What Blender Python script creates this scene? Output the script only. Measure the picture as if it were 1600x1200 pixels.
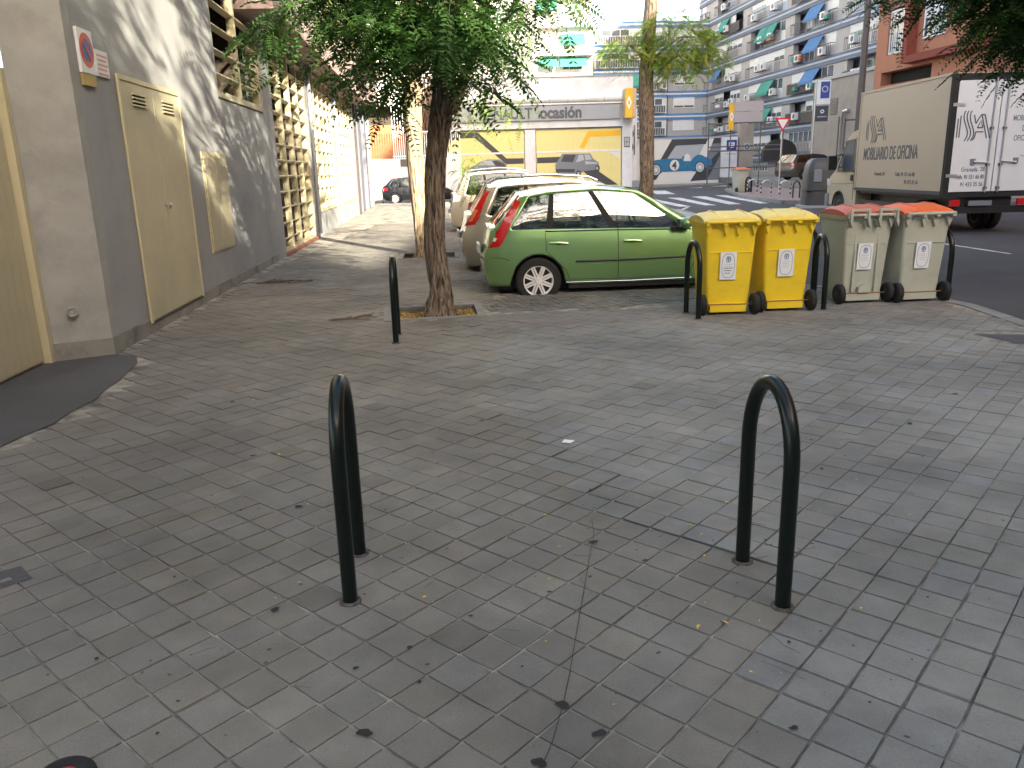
import bpy, math, random
import numpy as np
from mathutils import Vector, Matrix
R = math.radians
random.seed(7); rng = np.random.default_rng(7)
SC = bpy.context.scene
for o in list(bpy.data.objects): bpy.data.objects.remove(o)
# ------------------------------------------------------------------ camera, world, sun, exposure
PITCH, ROLL = math.atan(334/1250.0), R(1.6)
cam_d = bpy.data.cameras.new('camera'); cam = bpy.data.objects.new('camera', cam_d)
SC.collection.objects.link(cam); SC.camera = cam
cam_d.sensor_width = 36; cam_d.lens = 36*1250/1600; cam_d.clip_end = 2000; cam_d.clip_start = .05
cam.matrix_world = Matrix.Translation((0, 0, 1.55)) @ Matrix.Rotation(math.pi/2-PITCH, 4, 'X') @ Matrix.Rotation(-ROLL, 4, 'Z')
SUN = Vector((-.47, .80, -.40)).normalized()      # direction the sunlight travels
W = bpy.data.worlds.new('World'); SC.world = W; W.use_nodes = True
nt = W.node_tree; bg = nt.nodes['Background']; sky = nt.nodes.new('ShaderNodeTexSky')
sky.sky_type = 'NISHITA'; sky.sun_disc = False
sky.sun_elevation = math.asin(-SUN.z); sky.sun_rotation = math.atan2(-SUN.x, -SUN.y)
sky.air_density = 1.0; sky.dust_density = 3.0; sky.ozone_density = 1.0
wm = nt.nodes.new('ShaderNodeVectorMath'); wm.operation = 'MULTIPLY'; wm.inputs[1].default_value = (1.10, 1.0, .87)   # warm tint that shifts the white balance of the skylight
nt.links.new(sky.outputs[0], wm.inputs[0]); nt.links.new(wm.outputs[0], bg.inputs[0]); bg.inputs[1].default_value = .15
sl = bpy.data.lights.new('sun', 'SUN'); sl.energy = 4.2; sl.angle = R(.53); sl.color = (1, .90, .72)
so = bpy.data.objects.new('sun', sl); SC.collection.objects.link(so)
so.rotation_euler = (-SUN).to_track_quat('Z', 'Y').to_euler()
SC.view_settings.view_transform = 'Standard'; SC.view_settings.look = 'None'
SC.view_settings.gamma = 1; SC.view_settings.use_curve_mapping = False
SC.view_settings.exposure = 2.34
# ------------------------------------------------------------------ helpers
COL = SC.collection
class MB:
    def __init__(s): s.v = []; s.f = []; s.m = []
    def add(s, vs, fs, m=0):
        b = len(s.v); s.v += [tuple(v) for v in vs]
        for f in fs: s.f.append(tuple(i+b for i in f)); s.m.append(m)
        return s
    def box(s, x0, x1, y0, y1, z0, z1, m=0, T=None):
        vs = [(x, y, z) for z in (z0, z1) for y in (y0, y1) for x in (x0, x1)]
        if T is not None: vs = [tuple(T @ Vector(v)) for v in vs]
        return s.add(vs, [(0,2,3,1),(4,5,7,6),(0,1,5,4),(1,3,7,5),(3,2,6,7),(2,0,4,6)], m)
    def tube(s, pts, r, n=8, m=0, cap=True):
        pts = [Vector(p) for p in pts]; rs = r if isinstance(r, (list, tuple)) else [r]*len(pts)
        vs = []; up = None
        for i, p in enumerate(pts):
            t = (pts[min(i+1, len(pts)-1)]-pts[max(i-1, 0)]).normalized()
            if up is None:
                up = Vector((0, 0, 1)) if abs(t.z) < .9 else Vector((1, 0, 0))
            a = t.cross(up).normalized(); up = a.cross(t).normalized()
            for k in range(n):
                q = 2*math.pi*k/n; vs.append(p+rs[i]*(math.cos(q)*a+math.sin(q)*up))
        fs = []
        for i in range(len(pts)-1):
            for k in range(n):
                k2 = (k+1) % n; fs.append((i*n+k, i*n+k2, (i+1)*n+k2, (i+1)*n+k))
        if cap: fs.append(tuple(range(n-1, -1, -1))); fs.append(tuple(range((len(pts)-1)*n, len(pts)*n)))
        return s.add(vs, fs, m)
    def poly(s, pts, m=0): return s.add(pts, [tuple(range(len(pts)))], m)
    def xz(s, pts, y0, y1, m=0):                      # polygon in the x-z plane with thickness along y
        n = len(pts); vs = [(x, y0, z) for x, z in pts]+[(x, y1, z) for x, z in pts]
        fs = [tuple(range(n)), tuple(range(2*n-1, n-1, -1))]
        fs += [(i, i+n, (i+1) % n+n, (i+1) % n) for i in range(n)]
        return s.add(vs, fs, m)
    def xy(s, pts, z0, z1, m=0):
        n = len(pts); vs = [(x, y, z1) for x, y in pts]+[(x, y, z0) for x, y in pts]
        fs = [tuple(range(n)), tuple(range(2*n-1, n-1, -1))]
        fs += [(i, i+n, (i+1) % n+n, (i+1) % n) for i in range(n)]
        return s.add(vs, fs, m)
    def lathe(s, prof, n=24, m=0, axis='z', c=(0, 0, 0), cap=True):
        vs = []
        for r, h in prof:
            for k in range(n):
                a = 2*math.pi*k/n
                if axis == 'z': q = (r*math.cos(a), r*math.sin(a), h)
                elif axis == 'y': q = (r*math.cos(a), h, r*math.sin(a))
                else: q = (h, r*math.cos(a), r*math.sin(a))
                vs.append((q[0]+c[0], q[1]+c[1], q[2]+c[2]))
        fs = [(i*n+k, i*n+(k+1) % n, (i+1)*n+(k+1) % n, (i+1)*n+k) for i in range(len(prof)-1) for k in range(n)]
        if cap: fs += [tuple(range(n-1, -1, -1)), tuple(range((len(prof)-1)*n, len(prof)*n))]
        return s.add(vs, fs, m)
def mesh(name, mb, mats, smooth=False, sharp=35):
    me = bpy.data.meshes.new(name); me.from_pydata([tuple(v) for v in mb.v], [], mb.f)
    for m in (mats if isinstance(mats, (list, tuple)) else [mats]): me.materials.append(m)
    if any(mb.m): me.polygons.foreach_set('material_index', mb.m)
    if smooth:
        me.polygons.foreach_set('use_smooth', [True]*len(me.polygons))
        me.set_sharp_from_angle(angle=R(sharp))
    me.update(); return me
def link(name, data, parent=None, loc=(0, 0, 0), rz=0, label=None, kind=None):
    o = bpy.data.objects.new(name, data); COL.objects.link(o); o.location = loc; o.rotation_euler = (0, 0, rz)
    if parent: o.parent = parent
    if label: o['label'] = label
    if kind: o['kind'] = kind
    return o
def obj(name, mb, mats, parent=None, loc=(0, 0, 0), rz=0, smooth=False, label=None, kind=None, sharp=35):
    return link(name, mesh(name, mb, mats, smooth, sharp), parent, loc, rz, label, kind)
def thing(name, label, cat, loc=(0, 0, 0), rz=0, group=None):
    o = link(name, None, None, loc, rz, label); o['category'] = cat; o.empty_display_size = .2
    if group: o['group'] = group
    return o
def tag(o, label, cat, group=None):
    o['label'] = label; o['category'] = cat
    if group: o['group'] = group
    return o
def copy_tree(o, parent=None):
    c = o.copy(); COL.objects.link(c)
    if parent: c.parent = parent
    for ch in list(o.children): copy_tree(ch, c)
    return c
def struct(name, mb, mats, **k): return obj(name, mb, mats, kind='structure', **k)
# ------------------------------------------------------------------ materials
def mat(name, col, rough=.7, metal=0, var=.12, scale=6, bump=0, bscale=60, spec=.5, coat=0, stain=None, sscale=.8, space='Object'):
    m = bpy.data.materials.new(name); m.use_nodes = True; n = m.node_tree; b = n.nodes['Principled BSDF']
    b.inputs['Roughness'].default_value = rough; b.inputs['Metallic'].default_value = metal
    b.inputs['Specular IOR Level'].default_value = spec; b.inputs['Coat Weight'].default_value = coat
    b.inputs['Coat Roughness'].default_value = .04
    tc = n.nodes.new('ShaderNodeTexCoord')
    src = tc.outputs[space]
    if space == 'World':
        pass
    c = None
    if var:
        no = n.nodes.new('ShaderNodeTexNoise'); no.inputs['Scale'].default_value = scale; no.inputs['Detail'].default_value = 6
        n.links.new(src, no.inputs['Vector'])
        r = n.nodes.new('ShaderNodeMapRange'); r.inputs[1].default_value = .3; r.inputs[2].default_value = .7
        r.inputs[3].default_value = 1-var; r.inputs[4].default_value = 1+var
        n.links.new(no.outputs[0], r.inputs[0])
        v = n.nodes.new('ShaderNodeVectorMath'); v.operation = 'SCALE'; v.inputs[0].default_value = col[:3]
        n.links.new(r.outputs[0], v.inputs['Scale']); c = v.outputs[0]
        rr = n.nodes.new('ShaderNodeMapRange'); rr.inputs[3].default_value = max(0, rough-.08); rr.inputs[4].default_value = min(1, rough+.1)
        n.links.new(no.outputs[0], rr.inputs[0]); n.links.new(rr.outputs[0], b.inputs['Roughness'])
    if stain:
        s2 = n.nodes.new('ShaderNodeTexNoise'); s2.inputs['Scale'].default_value = sscale; s2.inputs['Detail'].default_value = 8; s2.inputs['Roughness'].default_value = .65
        n.links.new(src, s2.inputs['Vector'])
        r2 = n.nodes.new('ShaderNodeMapRange'); r2.inputs[1].default_value = .45; r2.inputs[2].default_value = .68; n.links.new(s2.outputs[0], r2.inputs[0])
        mx = n.nodes.new('ShaderNodeMix'); mx.data_type = 'RGBA'; n.links.new(r2.outputs[0], mx.inputs[0])
        if c: n.links.new(c, mx.inputs[6])
        else: mx.inputs[6].default_value = (*col[:3], 1)
        mx.inputs[7].default_value = (*stain, 1); c = mx.outputs[2]
    if c: n.links.new(c, b.inputs['Base Color'])
    else: b.inputs['Base Color'].default_value = (*col[:3], 1)
    if bump:
        bn = n.nodes.new('ShaderNodeTexNoise'); bn.inputs['Scale'].default_value = bscale; bn.inputs['Detail'].default_value = 5
        n.links.new(src, bn.inputs['Vector'])
        bu = n.nodes.new('ShaderNodeBump'); bu.inputs['Strength'].default_value = bump; bu.inputs['Distance'].default_value = .02
        n.links.new(bn.outputs[0], bu.inputs['Height']); n.links.new(bu.outputs[0], b.inputs['Normal'])
    return m
def glass(name, tint=(.75, .85, .85), tr=.55, rough=.02, refl=.2):
    m = bpy.data.materials.new(name); m.use_nodes = True; n = m.node_tree; n.nodes.clear()
    o = n.nodes.new('ShaderNodeOutputMaterial'); mix = n.nodes.new('ShaderNodeMixShader')
    t = n.nodes.new('ShaderNodeBsdfTransparent'); t.inputs[0].default_value = (tint[0]*tr, tint[1]*tr, tint[2]*tr, 1)
    g = n.nodes.new('ShaderNodeBsdfGlossy'); g.inputs['Roughness'].default_value = rough
    fr = n.nodes.new('ShaderNodeFresnel'); fr.inputs[0].default_value = 1.7
    ad = n.nodes.new('ShaderNodeMath'); ad.operation = 'MULTIPLY_ADD'; ad.inputs[1].default_value = .8; ad.inputs[2].default_value = refl; n.links.new(fr.outputs[0], ad.inputs[0]); n.links.new(ad.outputs[0], mix.inputs[0]); n.links.new(t.outputs[0], mix.inputs[1]); n.links.new(g.outputs[0], mix.inputs[2])
    n.links.new(mix.outputs[0], o.inputs[0]); return m
def leafmat(name, c1, c2, c3):
    m = bpy.data.materials.new(name); m.use_nodes = True; n = m.node_tree; b = n.nodes['Principled BSDF']
    a = n.nodes.new('ShaderNodeAttribute'); a.attribute_name = 'tint'
    cr = n.nodes.new('ShaderNodeValToRGB'); cr.color_ramp.elements[0].color = (*c1, 1); cr.color_ramp.elements[1].color = (*c3, 1)
    e = cr.color_ramp.elements.new(.55); e.color = (*c2, 1)
    n.links.new(a.outputs['Fac'], cr.inputs[0]); n.links.new(cr.outputs[0], b.inputs['Base Color'])
    b.inputs['Roughness'].default_value = .55; b.inputs['Specular IOR Level'].default_value = .3
    t = n.nodes.new('ShaderNodeBsdfTranslucent'); n.links.new(cr.outputs[0], t.inputs[0])
    mx = n.nodes.new('ShaderNodeMixShader'); mx.inputs[0].default_value = .35
    n.links.new(b.outputs[0], mx.inputs[1]); n.links.new(t.outputs[0], mx.inputs[2]); n.links.new(mx.outputs[0], n.nodes['Material Output'].inputs[0])
    return m
M = {}
M['asphalt'] = mat('asphalt', (.046, .048, .056), .85, var=.25, scale=90, bump=.5, bscale=220, stain=(.066, .067, .072), sscale=.5)
M['asphalt_dark'] = mat('asphalt_dark', (.075, .075, .08), .8, var=.25, scale=60, bump=.4, bscale=200, stain=(.085, .085, .092), sscale=1.3)
M['road_paint'] = mat('road_paint', (.62, .63, .64), .7, var=.15, scale=14, stain=(.25, .25, .26), sscale=3)
M['stucco'] = mat('stucco', (.335, .345, .345), .9, var=.10, scale=2.2, bump=.35, bscale=90, stain=(.255, .262, .262), sscale=1.1)
M['stucco_pier'] = mat('stucco_pier', (.36, .36, .335), .9, var=.10, scale=3, bump=.35, bscale=90, stain=(.28, .28, .26), sscale=2)
M['plinth'] = mat('plinth', (.27, .265, .24), .9, var=.15, scale=6, bump=.4, bscale=70, stain=(.13, .125, .11), sscale=3)
M['cream'] = mat('cream_paint', (.50, .46, .31), .55, var=.06, scale=3, stain=(.42, .39, .27), sscale=1.2)
M['creamf'] = mat('cream_frame', (.53, .48, .31), .55, var=.05, scale=3)
M['pink'] = mat('pink_render', (.36, .27, .25), .9, var=.08, scale=3, bump=.3, bscale=60)
M['brownmetal'] = mat('brown_metal', (.05, .04, .035), .5, var=.1)
M['bluegrey'] = mat('bluegrey_door', (.13, .14, .18), .6, var=.1)
M['dark'] = mat('dark_interior', (.015, .014, .013), .9, var=0)
M['inside'] = mat('room_wall', (.06, .045, .035), .9, var=.3, scale=1.5)
M['black'] = mat('black_plastic', (.012, .012, .013), .45, var=.1)
M['rubber'] = mat('tyre_rubber', (.014, .014, .015), .8, var=.2, scale=20)
M['hoop'] = mat('dark_green_paint', (.002, .007, .0055), .3, var=.25, scale=30, coat=.15, spec=.35)
M['white'] = mat('white_paint', (.72, .73, .74), .5, var=.05, scale=3)
M['whitewall'] = mat('white_wall', (.66, .67, .70), .85, var=.05, scale=2, stain=(.55, .56, .58), sscale=.7)
M['grey'] = mat('grey_panel', (.30, .32, .36), .6, var=.05, scale=2)
M['letter'] = mat('grey_letter', (.065, .075, .095), .5, var=0)
M['alu'] = mat('aluminium', (.55, .56, .58), .35, metal=.8, var=.05)
M['pvc'] = mat('white_pvc', (.74, .75, .77), .5, var=.04)
M['pane'] = mat('window_pane', (.10, .12, .14), .08, var=.25, scale=.9, spec=.8)
M['panel_w'] = mat('roller_blind', (.70, .71, .72), .7, var=.06)
M['bldgrey'] = mat('apartment_tile', (.43, .41, .41), .85, var=.06, scale=1.5)
M['band'] = mat('blue_band', (.15, .18, .245), .7, var=.12, scale=1)
M['band_l'] = mat('light_band', (.50, .56, .66), .7, var=.08)
M['blueb'] = mat('bright_blue_band', (.10, .22, .46), .6, var=.1)
M['awn_g'] = mat('green_awning', (.05, .27, .22), .8, var=.1, scale=3)
M['awn_b'] = mat('blue_awning', (.08, .20, .42), .8, var=.1, scale=3)
M['rail'] = mat('rail_metal', (.10, .09, .09), .5, var=0)
M['terra'] = mat('terracotta_render', (.40, .17, .10), .9, var=.05, scale=1)
M['terra_d'] = mat('dark_terracotta', (.22, .05, .035), .9, var=.05)
M['beige'] = mat('beige_brick', (.34, .29, .25), .9, var=.10, scale=1.2, bump=.3, bscale=8)
M['yellow'] = mat('yellow_plastic', (.80, .58, .022), .42, var=.05, scale=5, stain=(.68, .48, .03), sscale=2.2)
M['yellow_l'] = mat('yellow_lid', (.82, .66, .18), .5, var=.08, scale=5, stain=(.66, .56, .24), sscale=3)
M['bingrey'] = mat('grey_plastic', (.43, .44, .37), .5, var=.06, scale=5, stain=(.35, .36, .30), sscale=2.2)
M['orange_l'] = mat('orange_lid', (.78, .16, .045), .45, var=.08, scale=5)
M['sticker'] = mat('white_sticker', (.75, .77, .80), .4, var=0)
M['stickblue'] = mat('blue_print', (.15, .22, .40), .5, var=0)
M['igloo'] = mat('grey_container', (.045, .046, .05), .5, var=.12, scale=4)
M['bark'] = mat('bark', (.16, .125, .095), .95, var=.35, scale=12, bump=.9, bscale=25)
M['bark2'] = mat('pale_bark', (.30, .235, .15), .95, var=.3, scale=10, bump=.9, bscale=25)
M['leaf'] = leafmat('locust_leaf', (.035, .095, .024), (.075, .165, .042), (.20, .29, .075))
M['leaf_sun'] = leafmat('sun_yellow_leaf', (.09, .19, .025), (.20, .34, .05), (.45, .45, .09))  # sunlight put into the leaf colour as a brighter, yellower green
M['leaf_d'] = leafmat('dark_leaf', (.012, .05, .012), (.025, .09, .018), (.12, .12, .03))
M['litter'] = mat('yellow_litter', (.66, .42, .09), .8, var=.35, scale=40)
M['collar'] = mat('rough_mortar', (.10, .092, .08), .95, var=.5, scale=40, bump=.8, bscale=60)
M['soil'] = mat('pit_soil', (.10, .06, .035), .95, var=.4, scale=30)
M['concrete'] = mat('kerb_concrete', (.25, .245, .23), .9, var=.15, scale=9, bump=.4, bscale=120, stain=(.17, .165, .155), sscale=3)
M['joint'] = mat('joint_sand', (.30, .28, .24), .95, var=.4, scale=9, stain=(.04, .037, .033), sscale=2.2)
M['redp'] = mat('red_pavement', (.25, .19, .18), .9, var=.15, scale=3)
M['glass'] = glass('car_glass', (.80, .92, .95), .62)
M['glass_d'] = glass('dark_glass', (.6, .65, .65), .22, refl=.08)
M['lampred'] = mat('red_lamp', (.50, .012, .012), .15, var=0, coat=1)
M['lampor'] = mat('orange_lamp', (.75, .16, .02), .15, var=0, coat=1)
M['lampcl'] = mat('clear_lamp', (.7, .7, .7), .1, var=0, coat=1)
M['chrome'] = mat('silver_trim', (.62, .62, .62), .25, metal=.9, var=0)
M['hub'] = mat('silver_hubcap', (.82, .82, .83), .35, metal=.2, var=.04)
M['seat'] = mat('seat_cloth', (.05, .055, .06), .9, var=.1)
M['red'] = mat('red_paint', (.5, .02, .025), .5, var=0)
M['signred'] = mat('sign_red', (.55, .09, .03), .5, var=0)
M['signblue'] = mat('sign_blue', (.02, .045, .28), .45, var=0)
M['signyel'] = mat('sign_yellow', (.75, .42, .01), .5, var=.04)
M['gyellow'] = mat('pale_yellow_door', (.70, .62, .26), .6, var=.04, scale=3)
M['gdark'] = mat('dark_grey_print', (.045, .048, .058), .6, var=0)
M['gmid'] = mat('mid_grey_print', (.17, .19, .22), .6, var=0)
M['glight'] = mat('light_grey_print', (.38, .41, .45), .6, var=0)
M['mblue'] = mat('blue_print_paint', (.02, .16, .32), .6, var=.15, scale=2)
M['mwhite'] = mat('white_print', (.68, .68, .66), .7, var=.03)
M['pole'] = mat('brown_pole', (.085, .07, .07), .6, var=.1)
M['trk'] = mat('truck_beige', (.47, .38, .27), .5, var=.03, scale=1)
M['trkcab'] = mat('cab_beige', (.50, .43, .30), .3, var=0, coat=.6)
M['trkwhite'] = mat('truck_white', (.66, .67, .70), .45, var=.03, scale=2)
M['brick'] = mat('orange_brick', (.38, .15, .07), .9, var=.15, scale=4)
def paint(name, col, metal=.35, rough=.32): return mat(name, col, rough, metal=metal, var=0, coat=1)
def attach_rand(m, name):   # random tint per object / per face from 'tint' colour
    n = m.node_tree
# tile material : per-tile tint (object colour or mesh attribute) x world-space noise and spots
def tilemat(name, use_attr):
    m = bpy.data.materials.new(name); m.use_nodes = True; n = m.node_tree; b = n.nodes['Principled BSDF']
    b.inputs['Roughness'].default_value = .8; b.inputs['Specular IOR Level'].default_value = .35
    if use_attr:
        a = n.nodes.new('ShaderNodeAttribute'); a.attribute_name = 'tint'; tint = a.outputs['Color']
    else:
        a = n.nodes.new('ShaderNodeObjectInfo'); tint = a.outputs['Color']
    g = n.nodes.new('ShaderNodeNewGeometry'); pos = g.outputs['Position']
    def noise(sc, det, rgh=.6):
        x = n.nodes.new('ShaderNodeTexNoise'); x.inputs['Scale'].default_value = sc; x.inputs['Detail'].default_value = det
        x.inputs['Roughness'].default_value = rgh; n.links.new(pos, x.inputs['Vector']); return x.outputs[0]
    def mr(s, a0, a1, b0, b1):
        x = n.nodes.new('ShaderNodeMapRange'); n.links.new(s, x.inputs[0])
        for i, q in enumerate((a0, a1, b0, b1)): x.inputs[i+1].default_value = q
        return x.outputs[0]
    def scale(c, s):
        v = n.nodes.new('ShaderNodeVectorMath'); v.operation = 'SCALE'; n.links.new(c, v.inputs[0]); n.links.new(s, v.inputs['Scale']); return v.outputs[0]
    c = scale(tint, mr(noise(.8, 5), .36, .68, 1.16, .66))      # broad soft lighter and darker areas
    c = scale(c, mr(noise(6, 6), .3, .7, .90, 1.10))
    c = scale(c, mr(noise(190, 4, .8), .3, .7, .80, 1.22))
    sp = noise(23, 2, .4); c = scale(c, mr(sp, .74, .78, 1, .25))   # gum and drip spots
    n.links.new(c, b.inputs['Base Color'])
    bu = n.nodes.new('ShaderNodeBump'); bu.inputs['Strength'].default_value = .35; bu.inputs['Distance'].default_value = .004
    n.links.new(noise(130, 5), bu.inputs['Height']); n.links.new(bu.outputs[0], b.inputs['Normal'])
    return m
M['tile'] = tilemat('paving_tile', False); M['tile_s'] = tilemat('paving_tile_field', True)
def text(s, size, mt, parent, loc, rot, name='lettering', ext=.004, align='LEFT', sx=1, shear=0, off=0):
    c = bpy.data.curves.new('lettering', 'FONT'); c.body = s; c.size = size; c.extrude = ext; c.align_x = align; c.shear = shear; c.offset = off
    t = bpy.data.objects.new('tmp', c); COL.objects.link(t)
    dg = bpy.context.evaluated_depsgraph_get(); me = bpy.data.meshes.new_from_object(t.evaluated_get(dg))
    bpy.data.objects.remove(t); me.materials.clear(); me.materials.append(mt)
    o = link(name, me, parent, loc); o.rotation_euler = rot; o.scale = (sx, 1, 1); return o
FR = (math.pi/2, 0, 0)      # text standing in a facade's x-z plane, read from -y
# ================================================================== GROUND
def pip(p, P):
    x, y = p; c = False; n = len(P)
    for i in range(n):
        (x1, y1), (x2, y2) = P[i], P[i-1]
        if (y1 > y) != (y2 > y) and x < (x2-x1)*(y-y1)/(y2-y1)+x1: c = not c
    return c
g = MB(); g.poly([(-300, -300, -.12), (300, -300, -.12), (300, 600, -.12), (-300, 600, -.12)])
struct('road', g, M['asphalt'], label='grey asphalt road beyond the corner pavement')
PAVE = [(-14, -10), (5.0, -10), (4.93, 3), (4.95, 7), (5.05, 8.6), (4.95, 9.1), (4.6, 9.75), (3.9, 10.35), (3.2, 10.85), (2.6, 11.15), (-.13, 10.33), (-.62, 15.9), (-3.1, 44.2), (-14, 45)]
PITS = [[(-1.30, 8.66), (-.36, 8.82), (-.43, 9.55), (-1.42, 9.45)], [(-1.98, 15.1), (-1.0, 15.15), (-1.08, 16.1), (-2.06, 16.05)]]
PATCH = [(-7, 4.3), (-3.3, 4.45), (-3.14, 4.6), (-3.12, 4.85), (-3.06, 5.1), (-3.09, 5.4), (-3.07, 5.7), (-3.14, 6.0), (-3.16, 6.3), (-3.24, 6.6), (-3.28, 6.85), (-3.42, 7.15), (-3.75, 7.33), (-4.4, 7.3), (-7, 7.1)]
RIGHTP = [(4.2, 7.15), (5.2, 7.0), (5.2, 6.0), (4.55, 6.15)]
import bmesh
def sheet_holes(outer, holes, z):
    bm = bmesh.new()
    for P in [outer]+holes:
        vs = [bm.verts.new((x, y, z)) for x, y in P]
        for i in range(len(vs)): bm.edges.new((vs[i], vs[(i+1) % len(vs)]))
    bmesh.ops.triangle_fill(bm, edges=bm.edges[:], use_beauty=True, use_dissolve=False)
    for f in bm.faces:
        if f.normal.z < 0: f.normal_flip()
    me = bpy.data.meshes.new('pavement'); bm.to_mesh(me); bm.free(); return me
me = sheet_holes(PAVE, PITS, -.0055); me.materials.append(M['joint'])
pav = link('pavement', me, kind='structure', label='worn grey paved pavement of small square tiles at a street corner')
sk = MB()
for i in range(1, len(PAVE)-1):
    a, b = PAVE[i], PAVE[(i+1) % len(PAVE)]
    sk.poly([(a[0], a[1], -.12), (b[0], b[1], -.12), (b[0], b[1], -.01), (a[0], a[1], -.01)])
for P in PITS:
    for i in range(4):
        a, b = P[i], P[(i+1) % 4]; sk.poly([(a[0], a[1], -.14), (b[0], b[1], -.14), (b[0], b[1], -.01), (a[0], a[1], -.01)])
obj('pavement_edge', sk, M['concrete'], pav)
# kerb stones
def kerb(parent, pts, w=.16, z0=-.13, z1=.004, L=.95, inner=1, mt='concrete'):
    for a, b in zip(pts, pts[1:]):
        a = Vector(a); b = Vector(b); d = b-a; n = max(1, round(d.length/L)); u = d.normalized(); nn = Vector((-u.y, u.x))*inner
        for k in range(n):
            p = a+d*(k/n)+u*.004; q = a+d*((k+1)/n)-u*.004; j = random.uniform(-.003, .004)
            m = MB(); m.xy([tuple(p), tuple(q), tuple(q+nn*w), tuple(p+nn*w)][::inner], z0, z1+j)
            obj('kerb_stone', m, M['concrete'], parent)
kerb(pav, [(4.95, 4.2), (4.97, 7), (5.07, 8.6), (4.97, 9.12), (4.62, 9.77), (3.92, 10.37), (3.2, 10.87), (2.62, 11.17)])
kerb(pav, [(2.6, 11.16), (-.13, 10.34)], w=.12)
kerb(pav, [(-.12, 10.33), (-.61, 15.9), (-1.4, 25)], w=.12)
# tiles
th = R(49); e1 = Vector((math.cos(th), math.sin(th))); e2 = Vector((-math.sin(th), math.cos(th))); S = .1515; O0 = Vector((.67, 2.19))
BX = [(-1, 1.2), (1.5, .8), (2.2, .67), (2.5, .9), (2.85, 1.07), (3.0, .85), (3.4, .40), (4, .2), (5, 0), (6.5, -.2), (8, 0), (60, 0)]
def bx(y):
    for (y0, x0), (y1, x1) in zip(BX, BX[1:]):
        if y0 <= y < y1: return x0+(x1-x0)*(y-y0)/(y1-y0)
    return 0
WALLX = lambda y: -3.68-.0875*(y-7.28)
tiles = []
SETTS = [(-.25, 8.98), (1.9, 9.15), (2.55, 9.9), (2.5, 10.95), (-.05, 10.15)]
for i in range(-160, 240):
    for j in range(-200, 260):
        c = O0+e1*(S*(i+.5))+e2*(S*(j+.5))
        if not(-9 < c.x < 5.2 and 1.2 < c.y < 26): continue
        if c.y > 9 and c.x < WALLX(c.y)+.12: continue
        if c.x < -4.1 and c.y > 6.8: continue
        if c.y > 7.25 and c.x < WALLX(c.y)+.09: continue
        cs = [c+(e1*a+e2*b)*(S*.5) for a, b in ((-1, -1), (1, -1), (1, 1), (-1, 1))]
        ok = all(pip((q.x, q.y), PAVE) for q in cs) and not any(pip((q.x, q.y), P) for P in PITS+[PATCH, RIGHTP, SETTS] for q in cs)
        if not ok: continue
        if c.x > 4.72+.02*(c.y-4) and c.y > 4: continue
        if math.hypot(c.x-4.3, c.y-8.9) > .75 and c.y > 9.2 and c.x > 2.5 and (c.y-10.35) > -(c.x-3.9)*.72-.25: continue
        if c.y > 10.0 and c.x > -.13-.0875*(c.y-10.3)-.16 and c.x < 1 : 
            if c.x > -.36-.0875*(c.y-10.3): continue
        if abs(c.x) > .72*c.y+1.0: continue
        tiles.append(c)
def tint(c):
    bl = c.x > bx(c.y)
    w = random.uniform(-.005, .006); k = random.gauss(1.01, .04)
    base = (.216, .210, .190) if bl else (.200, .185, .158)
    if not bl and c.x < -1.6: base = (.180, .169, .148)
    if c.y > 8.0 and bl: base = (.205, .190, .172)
    if random.random() < .03: k *= random.choice((.82, 1.12))
    if bl and random.random() < .15: w += .009
    return (max(.03, (base[0]-w*.6)*k), max(.03, base[1]*k), max(.03, (base[2]+w)*k))
G2 = .0026
tm = MB(); h = S/2-G2
def tmesh(h, bev=.002):
    m = MB(); z0 = -.012
    vs = [(-h, -h, z0), (h, -h, z0), (h, h, z0), (-h, h, z0), (-h, -h, -bev), (h, -h, -bev), (h, h, -bev), (-h, h, -bev)]
    k = h-bev; vs += [(-k, -k, 0), (k, -k, 0), (k, k, 0), (-k, k, 0)]
    fs = [(0, 1, 5, 4), (1, 2, 6, 5), (2, 3, 7, 6), (3, 0, 4, 7), (4, 5, 9, 8), (5, 6, 10, 9), (6, 7, 11, 10), (7, 4, 8, 11), (8, 9, 10, 11)]
    return m.add(vs, fs)
def tmesh2(h, seed, bev=.0022):
    r2 = random.Random(seed); m = MB(); pts = []
    for a, b in (((-h, -h), (h, -h)), ((h, -h), (h, h)), ((h, h), (-h, h)), ((-h, h), (-h, -h))):
        nx_, ny_ = (a[1]-b[1]), (b[0]-a[0]); l_ = math.hypot(nx_, ny_)
        for k in range(4):
            t_ = k/4; j = 0 if k else r2.uniform(.0004, .0026); j = r2.uniform(-.0002, .0016) if k else j
            x_ = a[0]+(b[0]-a[0])*t_+nx_/l_*j; y_ = a[1]+(b[1]-a[1])*t_+ny_/l_*j
            if k == 0: x_ -= math.copysign(j*.6, x_); y_ -= math.copysign(j*.6, y_)
            pts.append((x_, y_))
    n = len(pts); vs = [(x, y, -.014) for x, y in pts]+[(x*(1-bev/h), y*(1-bev/h), 0) for x, y in pts]
    return m.add(vs, [(i, (i+1) % n, (i+1) % n+n, i+n) for i in range(n)]+[tuple(range(n, 2*n))])
tme = [mesh('tile', tmesh2(S/2-d, 5+k), M['tile']) for k, d in enumerate((.0012, .0018, .0018, .0024, .0024, .003, .0015, .002))]
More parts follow.
